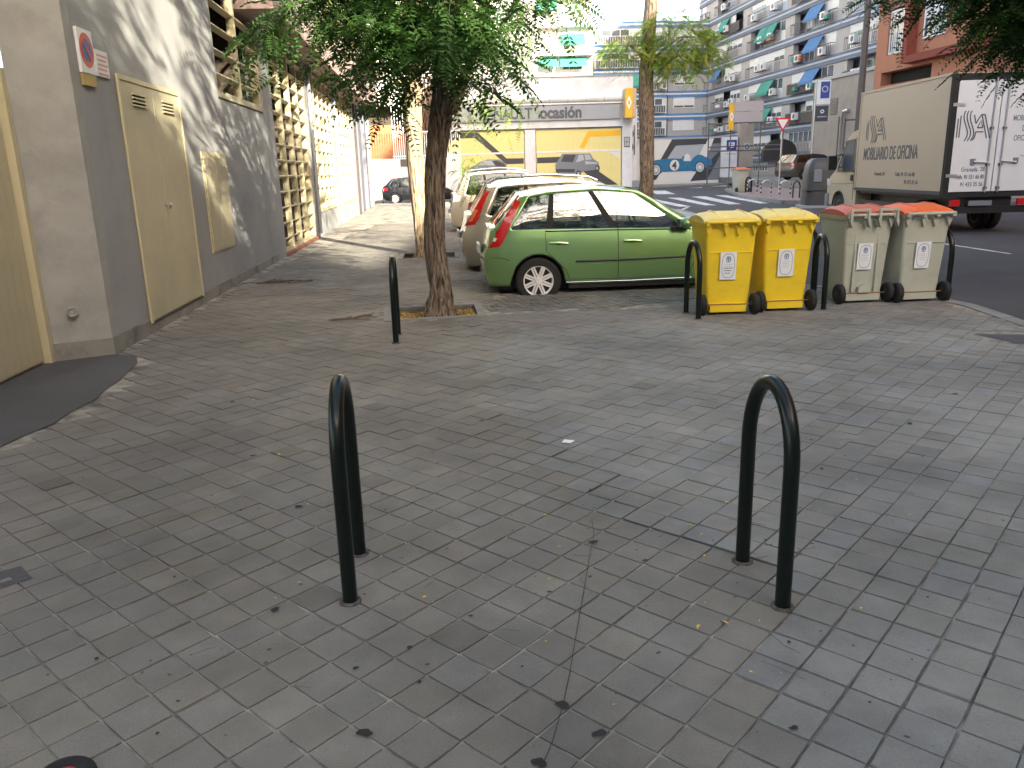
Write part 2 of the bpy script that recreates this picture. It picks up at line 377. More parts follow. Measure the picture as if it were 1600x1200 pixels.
# the tiles that show largest: nearest ones inside the view
def inview(c): return abs(c.x) < .66*c.y+.12 and c.y > 1.72
vis = sorted([c for c in tiles if inview(c)], key=lambda c: c.length)
near = set(id(c) for c in vis[:300])
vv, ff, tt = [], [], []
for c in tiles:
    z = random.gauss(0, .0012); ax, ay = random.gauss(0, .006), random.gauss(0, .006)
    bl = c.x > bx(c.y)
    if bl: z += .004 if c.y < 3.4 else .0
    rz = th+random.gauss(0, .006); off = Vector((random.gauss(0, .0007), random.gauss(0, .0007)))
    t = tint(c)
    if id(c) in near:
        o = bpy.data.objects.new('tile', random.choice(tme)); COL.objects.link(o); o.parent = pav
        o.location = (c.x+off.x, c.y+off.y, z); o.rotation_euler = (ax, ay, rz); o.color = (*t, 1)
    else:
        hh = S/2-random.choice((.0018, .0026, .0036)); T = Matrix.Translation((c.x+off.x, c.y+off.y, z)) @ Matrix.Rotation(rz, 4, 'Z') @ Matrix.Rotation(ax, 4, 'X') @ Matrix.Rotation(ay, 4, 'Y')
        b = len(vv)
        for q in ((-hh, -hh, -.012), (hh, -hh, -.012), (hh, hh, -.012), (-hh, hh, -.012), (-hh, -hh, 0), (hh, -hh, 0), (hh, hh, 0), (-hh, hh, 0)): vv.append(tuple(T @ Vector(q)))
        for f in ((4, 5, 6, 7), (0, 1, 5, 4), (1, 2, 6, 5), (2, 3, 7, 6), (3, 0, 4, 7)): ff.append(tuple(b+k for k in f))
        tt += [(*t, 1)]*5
def tinted(name, vv, ff, tt, mt, parent, kind='stuff'):
    me = bpy.data.meshes.new(name); me.from_pydata(vv, [], ff); me.materials.append(mt)
    at = me.color_attributes.new('tint', 'FLOAT_COLOR', 'CORNER')
    cols = np.repeat(np.array(tt, dtype=np.float32), [len(f) for f in ff], axis=0); at.data.foreach_set('color', cols.ravel())
    return link(name, me, parent, kind=kind)
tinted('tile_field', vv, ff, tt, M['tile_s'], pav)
# small setts between the kerb and the tile field
vv, ff, tt = [], [], []
ua = Vector((math.cos(R(17)), math.sin(R(17)))); ub = Vector((-ua.y, ua.x))
for i in range(-4, 36):
    for j in range(-2, 22):
        c = Vector((-.25, 8.95))+ua*(.098*i)+ub*(.098*j)
        if not pip((c.x, c.y), SETTS): continue
        hh = .044+random.uniform(-.002, .002); z = random.gauss(0, .002); b = len(vv); k = random.gauss(1, .1)
        a2 = random.gauss(0, .03); p, q = Vector((math.cos(R(17)+a2), math.sin(R(17)+a2))), None; q = Vector((-p.y, p.x))
        for zz in (-.012, z):
            for s, t in ((-1, -1), (1, -1), (1, 1), (-1, 1)): P_ = c+p*hh*s+q*hh*t; vv.append((P_.x, P_.y, zz))
        for f in ((4, 5, 6, 7), (0, 1, 5, 4), (1, 2, 6, 5), (2, 3, 7, 6), (3, 0, 4, 7)): ff.append(tuple(b+k_ for k_ in f))
        tt += [(.165*k, .16*k, .145*k, 1)]*5
tinted('sett_strip', vv, ff, tt, M['tile_s'], pav)
# asphalt patches
m = MB(); m.poly([(x, y, .002) for x, y in PATCH]); struct('asphalt_patch', m, M['asphalt_dark'], label='dark ragged asphalt patch in front of the cream garage door')
m = MB(); m.poly([(x, y, -.002) for x, y in [(4.2, 7.12), (4.78, 7.0), (4.77, 6.1), (4.55, 6.2)]]); struct('asphalt_patch', m, M['asphalt_dark'], label='small dark asphalt patch beside the right kerb')
m = MB(); m.poly([(x, y, .003) for x, y in [(-2.20, 2.97), (-2.05, 2.86), (-1.97, 2.95), (-2.08, 3.06)][::1]]); struct('asphalt_patch', m, M['asphalt_dark'], label='tiny dark patch at the left edge of the pavement')
# crack along the step between the two tile fields, drips and gum
crk = MB(); A0 = O0; pts = []
q = O0+e1*S*11+e2*S*18
for st, ax in ((2, e2), (1, e1), (3, e2), (1, e1), (2, e2), (1, e1), (3, e2), (2, e1), (2, e2), (1, e1), (5, e2), (1, e1)):
    pts.append((q.x, q.y)); q = q-ax*S*st
pts.append((q.x, q.y))
for a, b in zip(pts, pts[1:]):
    a = Vector(a); b = Vector(b); u = (b-a).normalized(); n = Vector((-u.y, u.x)); w = random.uniform(.001, .0035)
    crk.add([(*(a+n*w), .0055), (*(b+n*w*.6), .0055), (*(b-n*w), .0055), (*(a-n*w), .0055)], [(0, 3, 2, 1)])
obj('crack', crk, M['dark'], pav, kind='stuff')
dr = MB()
def blob(x, y, r, z=.0065, k=16):
    ps = []; h1, h2, h3 = (random.uniform(0, 6.28) for _ in range(3)); el = random.uniform(.55, 1)
    for i in range(k): q = 2*math.pi*i/k; rr = r*(1+.22*math.sin(2*q+h1)+.14*math.sin(3*q+h2)+.08*math.sin(5*q+h3))*(el if i % 2 else el+.03); ps.append((x+rr*math.cos(q), y+rr*.8*math.sin(q), z))
    dr.poly(ps)
L_ = [(.345, 3.35), (.34, 3.2), (.30, 3.0), (.25, 2.72), (.20, 2.45), (.155, 2.2), (.13, 2.08), (.085, 1.9), (.05, 1.8)]
for a, b in zip(L_, L_[1:]):
    a = Vector(a); b = Vector(b); u = (b-a).normalized(); n = Vector((-u.y, u.x)); w = .0012
    dr.add([(*(a+n*w), .0062), (*(b+n*w), .0062), (*(b-n*w), .0062), (*(a-n*w), .0062)], [(0, 3, 2, 1)])
for x, y, r in [(.33, 3.13, .018), (.125, 2.06, .021), (.045, 1.82, .026), (.22, 1.93, .021), (.77, 1.93, .017), (-.45, 1.96, .022), (-.37, 2.38, .017), (-.30, 2.28, .010), (.12, 2.72, .014), (.52, 2.95, .013), (-1.05, 3.6, .026), (-1.5, 4.35, .02), (-.9, 2.65, .022), (.9, 2.35, .01), (-.66, 3.72, .014), (-.5, 3.6, .012), (-.2, 4.9, .02), (-2.0, 5.5, .03), (-1.2, 4.6, .018), (1.6, 3.9, .016), (2.4, 4.6, .02), (1.9, 2.9, .012), (.2, 5.6, .018), (3.0, 5.2, .02)]: blob(x, y, r)
for _ in range(150):
    y = random.uniform(1.9, 9); x = random.uniform(-.62, .62)*y
    if x > -3.3: blob(x, y, random.uniform(.003, .010), k=8)
obj('gum_spots', dr, mat('gum', (.022, .020, .018), .8, var=0), pav, kind='stuff')
# fallen leaves, twigs, grit
lit = MB()
def flake(x, y, s, z=.009):
    a = random.uniform(0, 6.28); p = Vector((math.cos(a), math.sin(a)))*s; q = Vector((-p.y, p.x))*.45; t = random.uniform(0, s*.5)
    lit.add([(x-p.x, y-p.y, z), (x+q.x, y+q.y, z+t), (x+p.x, y+p.y, z), (x-q.x, y-q.y, z+t*.3)], [(0, 1, 2, 3)])
for _ in range(170):
    y = random.uniform(2, 12); x = random.uniform(-.5, .62)*y*.9
    if pip((x, y), PAVE): flake(x, y, random.uniform(.004, .012))
for x, y in [(.62, 2.45), (.72, 2.47), (-1.35, 4.35), (1.0, 3.5)]: flake(x, y, .018)
o = obj('fallen_leaves', lit, M['litter'], kind='stuff'); tag(o, 'scattered small yellow fallen leaves on the pavement tiles', 'fallen leaves')
tw = MB()
for _ in range(60):
    y = random.uniform(1.9, 8); x = random.uniform(-.55, .6)*y; a = random.uniform(0, 6.28); l = random.uniform(.02, .06)
    if x < -3.2: continue
    p = [Vector((x, y, .009))]
    for k in range(3): a += random.gauss(0, .35); p.append(p[-1]+Vector((math.cos(a)*l, math.sin(a)*l, 0)))
    tw.tube(p, .0009, 4)
o = obj('twigs', tw, M['bark'], kind='stuff'); tag(o, 'thin brown twigs and leaf stalks lying on the pavement', 'twigs')
def twigpile(x, y, lab, n=14, s=.35, ax=0):
    t = MB()
    for _ in range(n):
        a = random.gauss(ax, .35); px = x+random.gauss(0, s*.4)*math.cos(ax); py = y+random.gauss(0, s*.15); l = random.uniform(.1, .3)
        t.tube([(px, py, .01), (px+l*math.cos(a), py+l*math.sin(a), random.uniform(.01, .04)), (px+1.6*l*math.cos(a+.3), py+1.6*l*math.sin(a+.3), .012)], .006, 5)
    tag(obj('twig_pile', t, M['bark'], kind='stuff'), lab, 'twigs')
twigpile(-3.65, 12.1, 'heap of dead twigs against the foot of the grey wall', 22, .5)
twigpile(-1.75, 8.75, 'few broken twigs lying left of the tree pit', 7, .3)
m = MB(); m.poly([(.28, 4.42, .009), (.33, 4.40, .009), (.36, 4.44, .012), (.30, 4.47, .010)])
tag(obj('paper_scrap', m, M['sticker']), 'small white paper scrap on the pavement mid way to the green car', 'litter')
# tree pits
for k, P in enumerate(PITS):
    m = MB(); m.poly([(x, y, -.085) for x, y in P]); obj('pit_soil', m, M['soil'], pav)
    cx = sum(p[0] for p in P)/4; cy = sum(p[1] for p in P)/4
    for i in range(4):
        a, b = Vector(P[i]), Vector(P[(i+1) % 4]); c = Vector((cx, cy)); n = ((a+b)/2-c).normalized()
        u = (b-a).normalized(); m = MB(); w = .085
        m.xy([tuple(a-u*.0), tuple(b+u*w), tuple(b+u*w+n*w), tuple(a+n*w)], -.1, .006+random.uniform(0, .004)); obj('pit_kerb', m, M['concrete'], pav)
    lf = MB(); sv = lit; lit = lf
    for _ in range(1500 if k == 0 else 200):
        s, t = random.random(), random.random(); p = Vector(P[0]).lerp(Vector(P[1]), s); q = Vector(P[3]).lerp(Vector(P[2]), s); r = p.lerp(q, t); flake(r.x, r.y, random.uniform(.010, .022), z=-.070+random.uniform(0, .03))
    lit = sv
    tag(obj('fallen_leaves', lf, M['litter'], kind='stuff'), ['drift of yellow leaves in the near tree pit', 'thin scatter of leaves in the far tree pit'][k], 'fallen leaves')
# road markings
mk = [[(11.63, 45.88), (12.19, 45.36), (11.27, 35.14), (10.85, 35.05)], [(10.14, 45.08), (10.87, 44.84), (10.03, 34.98), (9.52, 35.07)], [(8.67, 44.32), (9.28, 43.81), (8.87, 34.53), (8.41, 34.84)], [(7.2, 43.28), (7.72, 43.05), (7.69, 34.13), (7.22, 34.19)], [(5.9, 42.6), (6.4, 42.5), (6.5, 33.7), (6.05, 33.7)], [(4.6, 42.2), (5.1, 42.0), (5.3, 33.4), (4.85, 33.4)]]
cw = struct('crosswalk', MB(), M['road_paint'], label='white zebra crossing stripes on the far road')
for q in mk: m = MB(); m.poly([(x, y, -.116) for x, y in q][::-1]); obj('painted_stripe', m, M['road_paint'], cw)
rm = struct('road_markings', MB(), M['road_paint'], label='thin white lane lines and arrow on the road')
for q in ([(9.2, 50.5), (10.2, 49.6), (11.1, 57.4), (10.2, 58.4)], [(13.5, 61.9), (14.7, 61.7), (15.0, 63.1), (13.7, 62.1)], [(15.8, 64.7), (17.3, 64.6), (17.9, 66.8)], [(8.74, 16.3), (8.82, 16.3), (8.92, 14.2), (8.84, 14.2)], [(6.3, 30.6), (6.45, 30.6), (7.5, 33.6), (7.35, 33.6)]):
    m = MB(); m.poly([(x, y, -.116) for x, y in q]); obj('painted_line', m, M['road_paint'], rm)
# traffic island beyond the road, raised forecourt behind it
m = MB(); ISL = [(11.6, 34.0), (17, 31), (30, 30), (30, 60), (18.5, 60), (14.3, 53), (11.9, 41)]
m.xy(ISL, -.12, .02); isl = struct('traffic_island', m, M['redp'], label='raised reddish paved island beyond the road')
kerb(isl, [(18.5, 60.1), (14.25, 53.1), (11.85, 41), (11.55, 33.95), (17, 30.9), (24, 30.2)], z1=.04, L=2.5, inner=-1)
m = MB(); m.xy([(17.2, 50), (34, 46), (34, 99), (20.5, 99)], .02, .45); struct('raised_forecourt', m, M['concrete'], label='raised pale forecourt in front of the apartment block')
# pavement on the far side, below the showroom and mural
m = MB(); m.xy([(-9.5, 63.3), (9.9, 64.4), (22, 70.2), (22, 73.6), (-9.5, 67)], -.12, .0); struct('far_pavement', m, M['concrete'], label='pale pavement along the foot of the showroom')
m = MB(); m.xy([(-14, 49.6), (-3, 50.6), (-3, 63.1), (-14, 63)], -.12, .0); struct('far_pavement', m, M['concrete'], label='pale pavement at the foot of the white fenced wall')

# ================================================================== LEFT BUILDING (local x runs away along the wall, local y goes into it, z up)
LA = Vector((-3.68, 7.28)); LB = thing('long_building', 'long grey rendered building with cream grilles along the left pavement', 'building', (LA.x, LA.y, 0), R(95))
def loc(P, A, rz):
    d = Vector(P)-Vector(A); return (d.x*math.cos(rz)+d.y*math.sin(rz), -d.x*math.sin(rz)+d.y*math.cos(rz))
D_ = .28
w = MB()
def wb(a, b, c, d, y0=0, y1=D_): w.box(a, b, y0, y1, c, d)
wb(.12, 4.97, 0, 7.5); wb(4.97, 8.2, 0, 2.66); wb(4.97, 8.2, 4.75, 7.5); wb(8.2, 9.05, 0, 7.5)
wb(9.05, 13.5, 4.7, 7.5); wb(13.5, 14.2, 0, 7.5); wb(14.2, 18.6, 0, .58); wb(14.2, 18.6, 4.8, 7.5)
wb(18.6, 19.6, 0, 7.5); wb(19.6, 25.0, 0, .6); wb(19.6, 25.0, 4.9, 7.5); wb(25.0, 25.7, 0, 7.5); wb(25.7, 33.4, 4.5, 7.5)
obj('wall', w, M['stucco'], LB)
P4 = [loc(p, LA, R(95)) for p in ((-4.10, 7.04), (-3.68, 7.28), (-3.692, 7.42), (-4.3, 7.42))]
m = MB(); m.xy(P4[::1], 0, 7.5); obj('corner_pier', m, M['stucco_pier'], LB)
pl = MB(); P5 = [loc(p, LA, R(95)) for p in ((-4.09, 7.018), (-3.665, 7.262), (-3.72, 7.93), (-4.2, 7.9))]
pl.xy(P5, 0, .155); obj('plinth', pl, M['plinth'], LB)
m = MB(); m.box(.66, 8.2, -.012, .1, 0, .13); obj('plinth', m, M['plinth'], LB)
# roof and far end
m = MB(); m.box(-9, 34.2, .3, 12, 7.2, 7.5); m.box(33.4, 34.2, 0, 12, 0, 7.5); m.box(-.3, .12, 1.0, 12, 0, 7.5); obj('roof', m, M['stucco'], LB)
# pipe stub
st = MB(); p = loc((-3.93, 7.135), LA, R(95)); nrm = Vector((-.5, -.87))
st.lathe([(.03, -.005), (.045, -.005), (.045, -.05), (.035, -.052), (.03, -.04), (.0, -.038)], 18, axis='y', cap=False)
so_ = obj('vent_stub', st, M['stucco_pier'], LB, (p[0], p[1], .43), 0, smooth=True)
dv = Vector((-.25, -.44)) ; so_.rotation_euler = (0, 0, -R(95)+math.atan2(.25, .44)+0)
# garage door
gd = obj('garage_door', MB().box(-3.6, -.24, .52, .56, 0, 2.5), M['cream'], LB)
bme = None
for k in range(26):
    x = -.30-.125*(k+1)
    mm = MB(); mm.box(0, .119, 0, .03, .03, 2.42)
    if bme is None: bme = mesh('board', mm, M['cream'])
    link('board', bme, gd, (x, .49, 0))
m = MB(); m.box(-.285, -.215, .43, .52, 0, 2.47); m.box(-3.6, -.285, .475, .52, 2.43, 2.5); obj('door_frame', m, M['creamf'], gd)
m = MB(); m.box(-9, -.2, .47, .7, 2.5, 7.5); obj('wall', m, M['stucco_pier'], LB)
# tall cupboard doors with louvres
cd = obj('cupboard_door', MB().box(1.02, 2.95, -.012, .05, .10, 2.56), M['cream'], LB)
for a, b in ((1.06, 1.975), (1.99, 2.91)):
    lf_ = obj('door_leaf', MB().box(a, b, -.024, -.01, .125, 2.50), M['cream'], cd)
m = MB(); m.box(1.0, 2.97, -.03, -.012, 2.515, 2.56); m.box(1.0, 1.045, -.03, -.012, .1, 2.515); m.box(2.925, 2.97, -.03, -.012, .1, 2.515); obj('door_frame', m, M['creamf'], cd)
for a in (1.34, 2.27):
    lv = obj('louvre', MB().box(a, a+.37, -.026, -.0245, 2.16+.12, 2.42), M['dark'], cd)
    for k in range(4): mm = MB(); mm.box(a-.01, a+.38, -.046, -.028, 2.285+k*.037, 2.285+k*.037+.017); obj('slat', mm, M['creamf'], cd)
m = MB(); m.lathe([(.018, 0), (.018, -.03), (.034, -.035), (.034, -.055), (.015, -.065)], 14, axis='y', c=(1.93, -.024, 1.27)); obj('handle', m, M['chrome'], cd, smooth=True)
m = MB(); m.box(1.02, 2.95, -.02, -.005, .085, .1); obj('threshold', m, M['brownmetal'], cd)
sc = obj('meter_cabinet', MB().box(3.68, 4.92, -.012, .05, .57, 1.9), M['creamf'], LB)
for a, b in ((3.72, 4.28), (4.295, 4.88)): obj('cabinet_door', MB().box(a, b, -.024, -.011, .6, 1.83), M['cream'], sc)
for z in (.75, 1.65): m = MB(); m.box(3.70, 3.73, -.034, -.024, z, z+.07); m.box(4.86, 4.89, -.034, -.024, z, z+.07); obj('hinge', m, M['creamf'], sc)
# grilles
def grille(s0, s1, z0, z1, nm, dz=.30, frame=.09):
    f = MB(); f.box(s0, s1, .02, .16, z0, z0+frame); f.box(s0, s1, .02, .16, z1-frame, z1); f.box(s0, s0+frame, .02, .16, z0+frame, z1-frame); f.box(s1-frame, s1, .02, .16, z0+frame, z1-frame)
    gr = obj('grille', f, M['creamf'], LB)
    n = int(round((z1-z0)/dz)); L = s1-s0-2*frame; mm = MB(); mm.box(0, L, 0, .10, -.012, .012, T=Matrix.Rotation(R(0), 4, 'X')); me = mesh('slat', mm, M['creamf'])
    for k in range(1, n): o = link('slat', me, gr, (s0+frame, .03, z0+(z1-z0)*k/n)); o.rotation_euler = (R(-22), 0, 0)
    mm = MB(); mm.box(-.04, .04, 0, .12, z0+frame, z1-frame); me = mesh('mullion', mm, M['creamf'])
    for k in range(1, nm+1): link('mullion', me, gr, (s0+(s1-s0)*k/(nm+1), .015, 0))
    r = MB(); r.box(s0-.1, s1+.1, 1.5, 1.55, z0-.3, z1+.3); r.box(s0-.1, s1+.1, .3, 1.5, z0-.3, z0-.25); r.box(s0-.1, s1+.1, .3, 1.5, z1+.2, z1+.25); r.box(s0-.15, s0-.1, .3, 1.5, z0-.3, z1+.3); r.box(s1+.1, s1+.15, .3, 1.5, z0-.3, z1+.3)
    obj('recess', r, M['inside'], gr)
grille(4.99, 8.18, 2.7, 4.7, 1, .31); grille(9.08, 13.48, .02, 4.66, 3, .32); grille(14.22, 18.58, .6, 4.76, 4, .32); grille(19.62, 24.98, .62, 4.86, 5, .32)
m = MB(); m.box(9.05, 13.5, -.06, .2, 0, .06); obj('threshold', m, mat('red_sill', (.22, .09, .06), .8), LB)
# dark doorways near the far end
m = MB(); m.box(25.7, 33.4, 1.2, 1.3, 0, 4.5); obj('doorway', m, M['dark'], LB)
for a, b in ((27.4, 28.6), (30.6, 31.4)): obj('door_pier', MB().box(a, b, -.02, .6, 0, 4.5), M['bluegrey'], LB)
obj('door_frame', MB().box(25.68, 25.85, -.08, .3, 0, 4.5), M['brownmetal'], LB)
# pink overhang with balcony
m = MB(); m.box(7.0, 26.4, -.55, .28, 4.22, 7.6); m.box(26.4, 34.2, -.45, -.02, 4.55, 7.6); obj('overhang', m, M['pink'], LB)
for z in (5.3, 5.75, 6.2): 
    m = MB(); m.tube([(20.6, -.55, z), (20.7, -1.05, z), (22.0, -1.15, z), (25.4, -1.15, z), (25.6, -.56, z)], .03, 6); obj('balcony_rail', m, M['rail'], LB, smooth=True)
m = MB(); m.box(20.6, 25.6, -1.15, -.55, 5.0, 5.12); obj('balcony_slab', m, M['pink'], LB)
# drain stubs on piers
for s in (13.85, 19.1): m = MB(); m.tube([(s, -.05, 0.1), (s, -.05, 4.6)], .045, 8); obj('rain_pipe', m, M['grey'], LB, smooth=True)
# wall signs
sg = thing('no_parking_sign', 'white no parking sign with red ring on the grey wall above a yellow plate', 'sign', (LA.x, LA.y, 0), R(95))
obj('sign_plate', MB().box(.19, .50, -.03, -.004, 2.48, 2.85), M['white'], sg)
m = MB(); m.lathe([(.098, -.031), (.125, -.034), (.13, -.031), (.13, -.03)], 32, axis='y', c=(.345, 0, 2.675), cap=False)
obj('disc', MB().lathe([(.001, -.0325), (.145, -.0325), (.145, -.03)], 32, axis='y', c=(.345, 0, 2.675), cap=False), M['signred'], sg)
obj('disc_centre', MB().lathe([(.001, -.035), (.095, -.035), (.095, -.0325)], 32, axis='y', c=(.345, 0, 2.675), cap=False), M['signblue'], sg)
m = MB(); T = Matrix.Translation((.345, -.0365, 2.675)) @ Matrix.Rotation(R(45), 4, 'Y'); m.box(-.11, .11, -.001, .001, -.014, .014, T=T); obj('slash', m, M['signred'], sg)
obj('yellow_plate', MB().box(.20, .47, -.028, -.004, 2.375, 2.475), mat('dull_yellow', (.40, .29, .09), .6), sg)
ns = thing('wall_notice', 'small white notice with faded red lines right of the no parking sign', 'sign', (LA.x, LA.y, 0), R(95))
obj('notice_plate', MB().box(.56, .84, -.02, -.004, 2.49, 2.72), M['white'], ns)
for k in range(5): obj('red_line', MB().box(.585, .815-.03*(k % 2), -.0225, -.0205, 2.68-.04*k-.016, 2.68-.04*k), mat('faded_red', (.60, .30, .28), .6, var=0), ns)
# ================================================================== SHOWROOM
SR = thing('showroom', 'low white car showroom with grey name board and two pale yellow garage doors', 'building', (-6, 66, 0), R(1))
w = MB(); w.box(-8, .3, 0, .4, 0, 8.4); w.box(7.55, 8.4, 0, .4, 0, 4.62); w.box(15.28, 16.1, 0, .4, 0, 4.62); w.box(.3, 16.1, 0, .4, 4.62, 8.42); w.box(15.7, 16.1, .4, 20, 0, 8.42)
obj('wall', w, M['whitewall'], SR); obj('roof', MB().box(-8, 16.1, .2, 20, 8.3, 8.42), M['white'], SR)
obj('coping', MB().box(-8, 16.15, -.08, .3, 8.42, 8.5), M['grey'], SR)
def board_door(s0, s1):
    d = obj('garage_door', MB().box(s0, s1, .16, .2, 0, 4.6), M['gyellow'], SR)
    n = int((s1-s0)/.4); wd = (s1-s0)/n; m = MB(); m.box(.015, wd-.015, 0, .03, .05, 2.80); me1 = mesh('board', m, M['gyellow']); m = MB(); m.box(.015, wd-.015, 0, .03, 2.95, 4.55); me2 = mesh('board', m, M['gyellow'])
    for k in range(n): link('board', me1, d, (s0+k*wd, .13, 0)); link('board', me2, d, (s0+k*wd, .13, 0))
    obj('door_rail', MB().box(s0, s1, .10, .16, 2.81, 2.94), M['white'], d)
    return d
d1 = board_door(.35, 7.5); d2 = board_door(8.45, 15.22)
PRN = [.122]
def prt(parent, pts, mt, nm='painted_shape', y=None, th=.004):
    PRN[0] -= .0045
    yy = PRN[0] if y is None else y
    m = MB(); m.xz(pts, yy, yy+th); return obj(nm, m, M[mt], parent)
prt(d1, [(.4, 4.5), (3.84, 4.5), (6.06, 2.47), (7.44, 2.44), (7.43, 2.03), (6.04, 2.02), (3.6, 4.08), (.4, 4.08)], 'gdark', 'painted_band')
prt(d1, [(.4, 3.4), (1.2, 2.9), (2.4, 2.7), (2.4, 2.3), (.4, 2.6)], 'mwhite', 'painted_band')
prt(d1, [(2.92, 1.5), (3.1, 1.8), (3.95, 2.25), (4.53, 2.43), (5.48, 2.40), (6.05, 2.07), (6.08, 1.3), (2.92, 1.3)], 'gmid', 'painted_car')
prt(d1, [(3.7, 2.0), (4.3, 2.35), (5.2, 2.33), (5.3, 1.95)], 'glight', 'painted_car_window')
prt(d1, [(4.9, 2.3), (5.25, 2.32), (5.9, 2.05), (5.95, 1.8), (5.2, 1.9)], 'gdark', 'painted_car_window')
prt(d1, [(2.95, 1.45), (6.05, 1.45), (6.05, 1.62), (2.95, 1.62)], 'gdark', 'painted_shadow_band')
PRN[0] = .122
prt(d2, [(8.5, 2.46), (10.46, 2.48), (10.07, 2.03), (8.5, 2.02)], 'gdark', 'painted_band')
prt(d2, [(12.57, 4.38), (15.15, 4.39), (15.15, 3.98), (12.76, 3.95), (12.28, 3.14), (11.9, 3.15)], 'signyel', 'painted_band')
prt(d2, [(14.2, 2.75), (15.15, 2.75), (15.15, 2.2), (14.9, 2.35)], 'mwhite', 'painted_band')
prt(d2, [(12.2, 1.3), (13.23, 1.41), (15.0, .2), (13.43, .2)], 'gdark', 'painted_road')
prt(d2, [(9.6, .95), (11.3, .95), (11.5, 1.2), (11.2, 1.25)], 'signyel', 'painted_band')
for a, r in ((11.79, .36), (13.33, .30), (10.2, .2)):
    prt(d2, [(a+r*.62*math.cos(q*R(30)), 1.12+(.4 if a > 13 else (.22 if a < 11 else 0))+r*math.sin(q*R(30))) for q in range(12)], 'gdark', 'painted_wheel')
prt(d2, [(9.96, 1.87), (10.5, 2.70), (12.75, 2.67), (12.99, 2.25), (13.43, 1.96), (13.43, 1.55), (13.1, 1.40), (12.2, 1.3), (11.9, 1.15), (11.4, 1.18), (10.25, 1.21), (9.96, 1.5)], 'gmid', 'painted_car')
prt(d2, [(10.40, 2.11), (10.67, 2.62), (11.6, 2.60), (11.36, 2.03)], 'gdark', 'painted_car_window')
prt(d2, [(11.6, 2.01), (11.84, 2.60), (12.18, 2.59), (12.27, 2.18)], 'glight', 'painted_car_window')
prt(d2, [(12.28, 2.60), (12.68, 2.58), (12.88, 2.21), (12.37, 2.17)], 'glight', 'painted_car_window')
prt(d2, [(9.98, 1.3), (11.5, 1.25), (11.5, 1.5), (9.98, 1.55)], 'gdark', 'painted_bumper')
prt(d2, [(12.35, 1.85), (13.3, 1.85), (13.35, 1.95), (12.35, 2.1)], 'glight', 'painted_bonnet')
for a, z, r in ((11.80, 1.12, .30), (13.30, 1.52, .24)):
    prt(d2, [(a+r*.62*math.cos(q*R(30)), z+r*math.sin(q*R(30))) for q in range(12)], 'gdark', 'painted_wheel')
    prt(d2, [(a+r*.3*math.cos(q*R(30)), z+r*.5*math.sin(q*R(30))) for q in range(12)], 'glight', 'painted_hub')
obj('door_lintel', MB().box(.3, 15.28, -.02, .14, 4.6, 4.68), M['gdark'], SR)
nb = obj('name_board', MB().box(1.0, 15.1, -.22, -.003, 5.25, 6.35), M['grey'], SR)
text('RENAULT', 1.14, M['letter'], nb, (4.05, -.225, 5.42), FR, ext=.03, sx=.83, off=.03)
text('ocasión', 1.20, M['letter'], nb, (8.75, -.225, 5.42), FR, ext=.03, sx=.90, off=.045)
gu = MB(); gu.tube([(.3, -.12, 6.85), (15.6, -.12, 6.85)], .34, 12); gt = obj('canopy_roll', gu, M['white'], SR, smooth=True)
for k in range(11):
    s = 1.0+k*1.42; m = MB(); m.tube([(s, -.12, 6.85), (s+.04, -.12, 6.85)], .352, 12); obj('joint_ring', m, M['glight'], gt)
obj('ledge', MB().box(.3, 15.6, -.3, -.01, 6.4, 6.5), M['white'], SR)
obj('glass_case', MB().box(15.42, 15.88, -.08, -.01, 3.1, 3.85), M['gdark'], SR)
for i in range(2):
    for j in range(2): obj('pane', MB().box(15.46+.2*i, 15.63+.2*i, -.09, -.08, 3.14+.35*j, 3.45+.35*j), M['glight'], SR)
def diamond(parent, c, w, h, mt, y0, y1, xz=True):
    m = MB(); o = [(0, h), (w, 0), (0, -h), (-w, 0)]
    for i in range(4):
        a, b = o[i], o[(i+1) % 4]; q = [(c[0]+a[0], c[1]+a[1]), (c[0]+b[0], c[1]+b[1]), (c[0]+b[0]*.45, c[1]+b[1]*.45), (c[0]+a[0]*.45, c[1]+a[1]*.45)]
        m.xz(q, y0, y1)
    return obj('emblem', m, M[mt], parent)
ys = thing('projecting_sign', 'yellow and beige box sign with white diamond at the right corner of the showroom', 'sign', (9.55, 64.6, 0), R(1))
obj('sign_box', MB().box(-.28, .55, 0, 1.4, 5.2, 7.35), mat('sign_side', (.50, .36, .20), .5), ys)
obj('sign_face', MB().box(-.28, .26, -.03, -.002, 5.2, 7.35), M['signyel'], ys)
diamond(ys, (-.01, 6.3), .22, .52, 'white', -.06, -.032)
# ================================================================== MURAL WALL
MW = thing('mural_wall', 'grey wall with painted blue racing car number 4', 'wall', (10, 72, 0), R(5))
obj('wall', MB().box(-1.5, 8.86, 0, .3, -.1, 3.82), M['mwhite'], MW)
PRN[0] = -.004
def mp(pts, mt, nm='painted_shape'): return prt(MW, pts, mt, nm)
mp([(-.3, .1), (.9, .1), (1.5, 3.7), (-.3, 3.7)], 'glight')
mp([(6.29, .25), (7.68, 3.75), (8.85, 3.75), (8.85, .25)], 'gmid')
mp([(1.45, .2), (2.52, .46), (4.48, 3.75), (8.84, 3.78), (8.84, 3.33), (4.92, 3.22), (3.16, .44), (2.6, .2)], 'gdark', 'painted_band')
mp([(4.09, 2.14), (4.81, 3.20), (7.37, 3.28), (6.77, 2.0), (3.9, 1.6)], 'glight')
mp([(6.29, .3), (7.68, 3.74), (8.22, 3.75), (6.87, .3)], 'mwhite', 'painted_band')
mp([(6.19, .2), (8.8, 2.75), (8.8, 2.3), (7.7, .26)], 'gdark', 'painted_band')
mp([(6.2, .2), (6.5, .2), (7.6, 1.3), (7.0, 1.4)], 'gdark', 'painted_band')
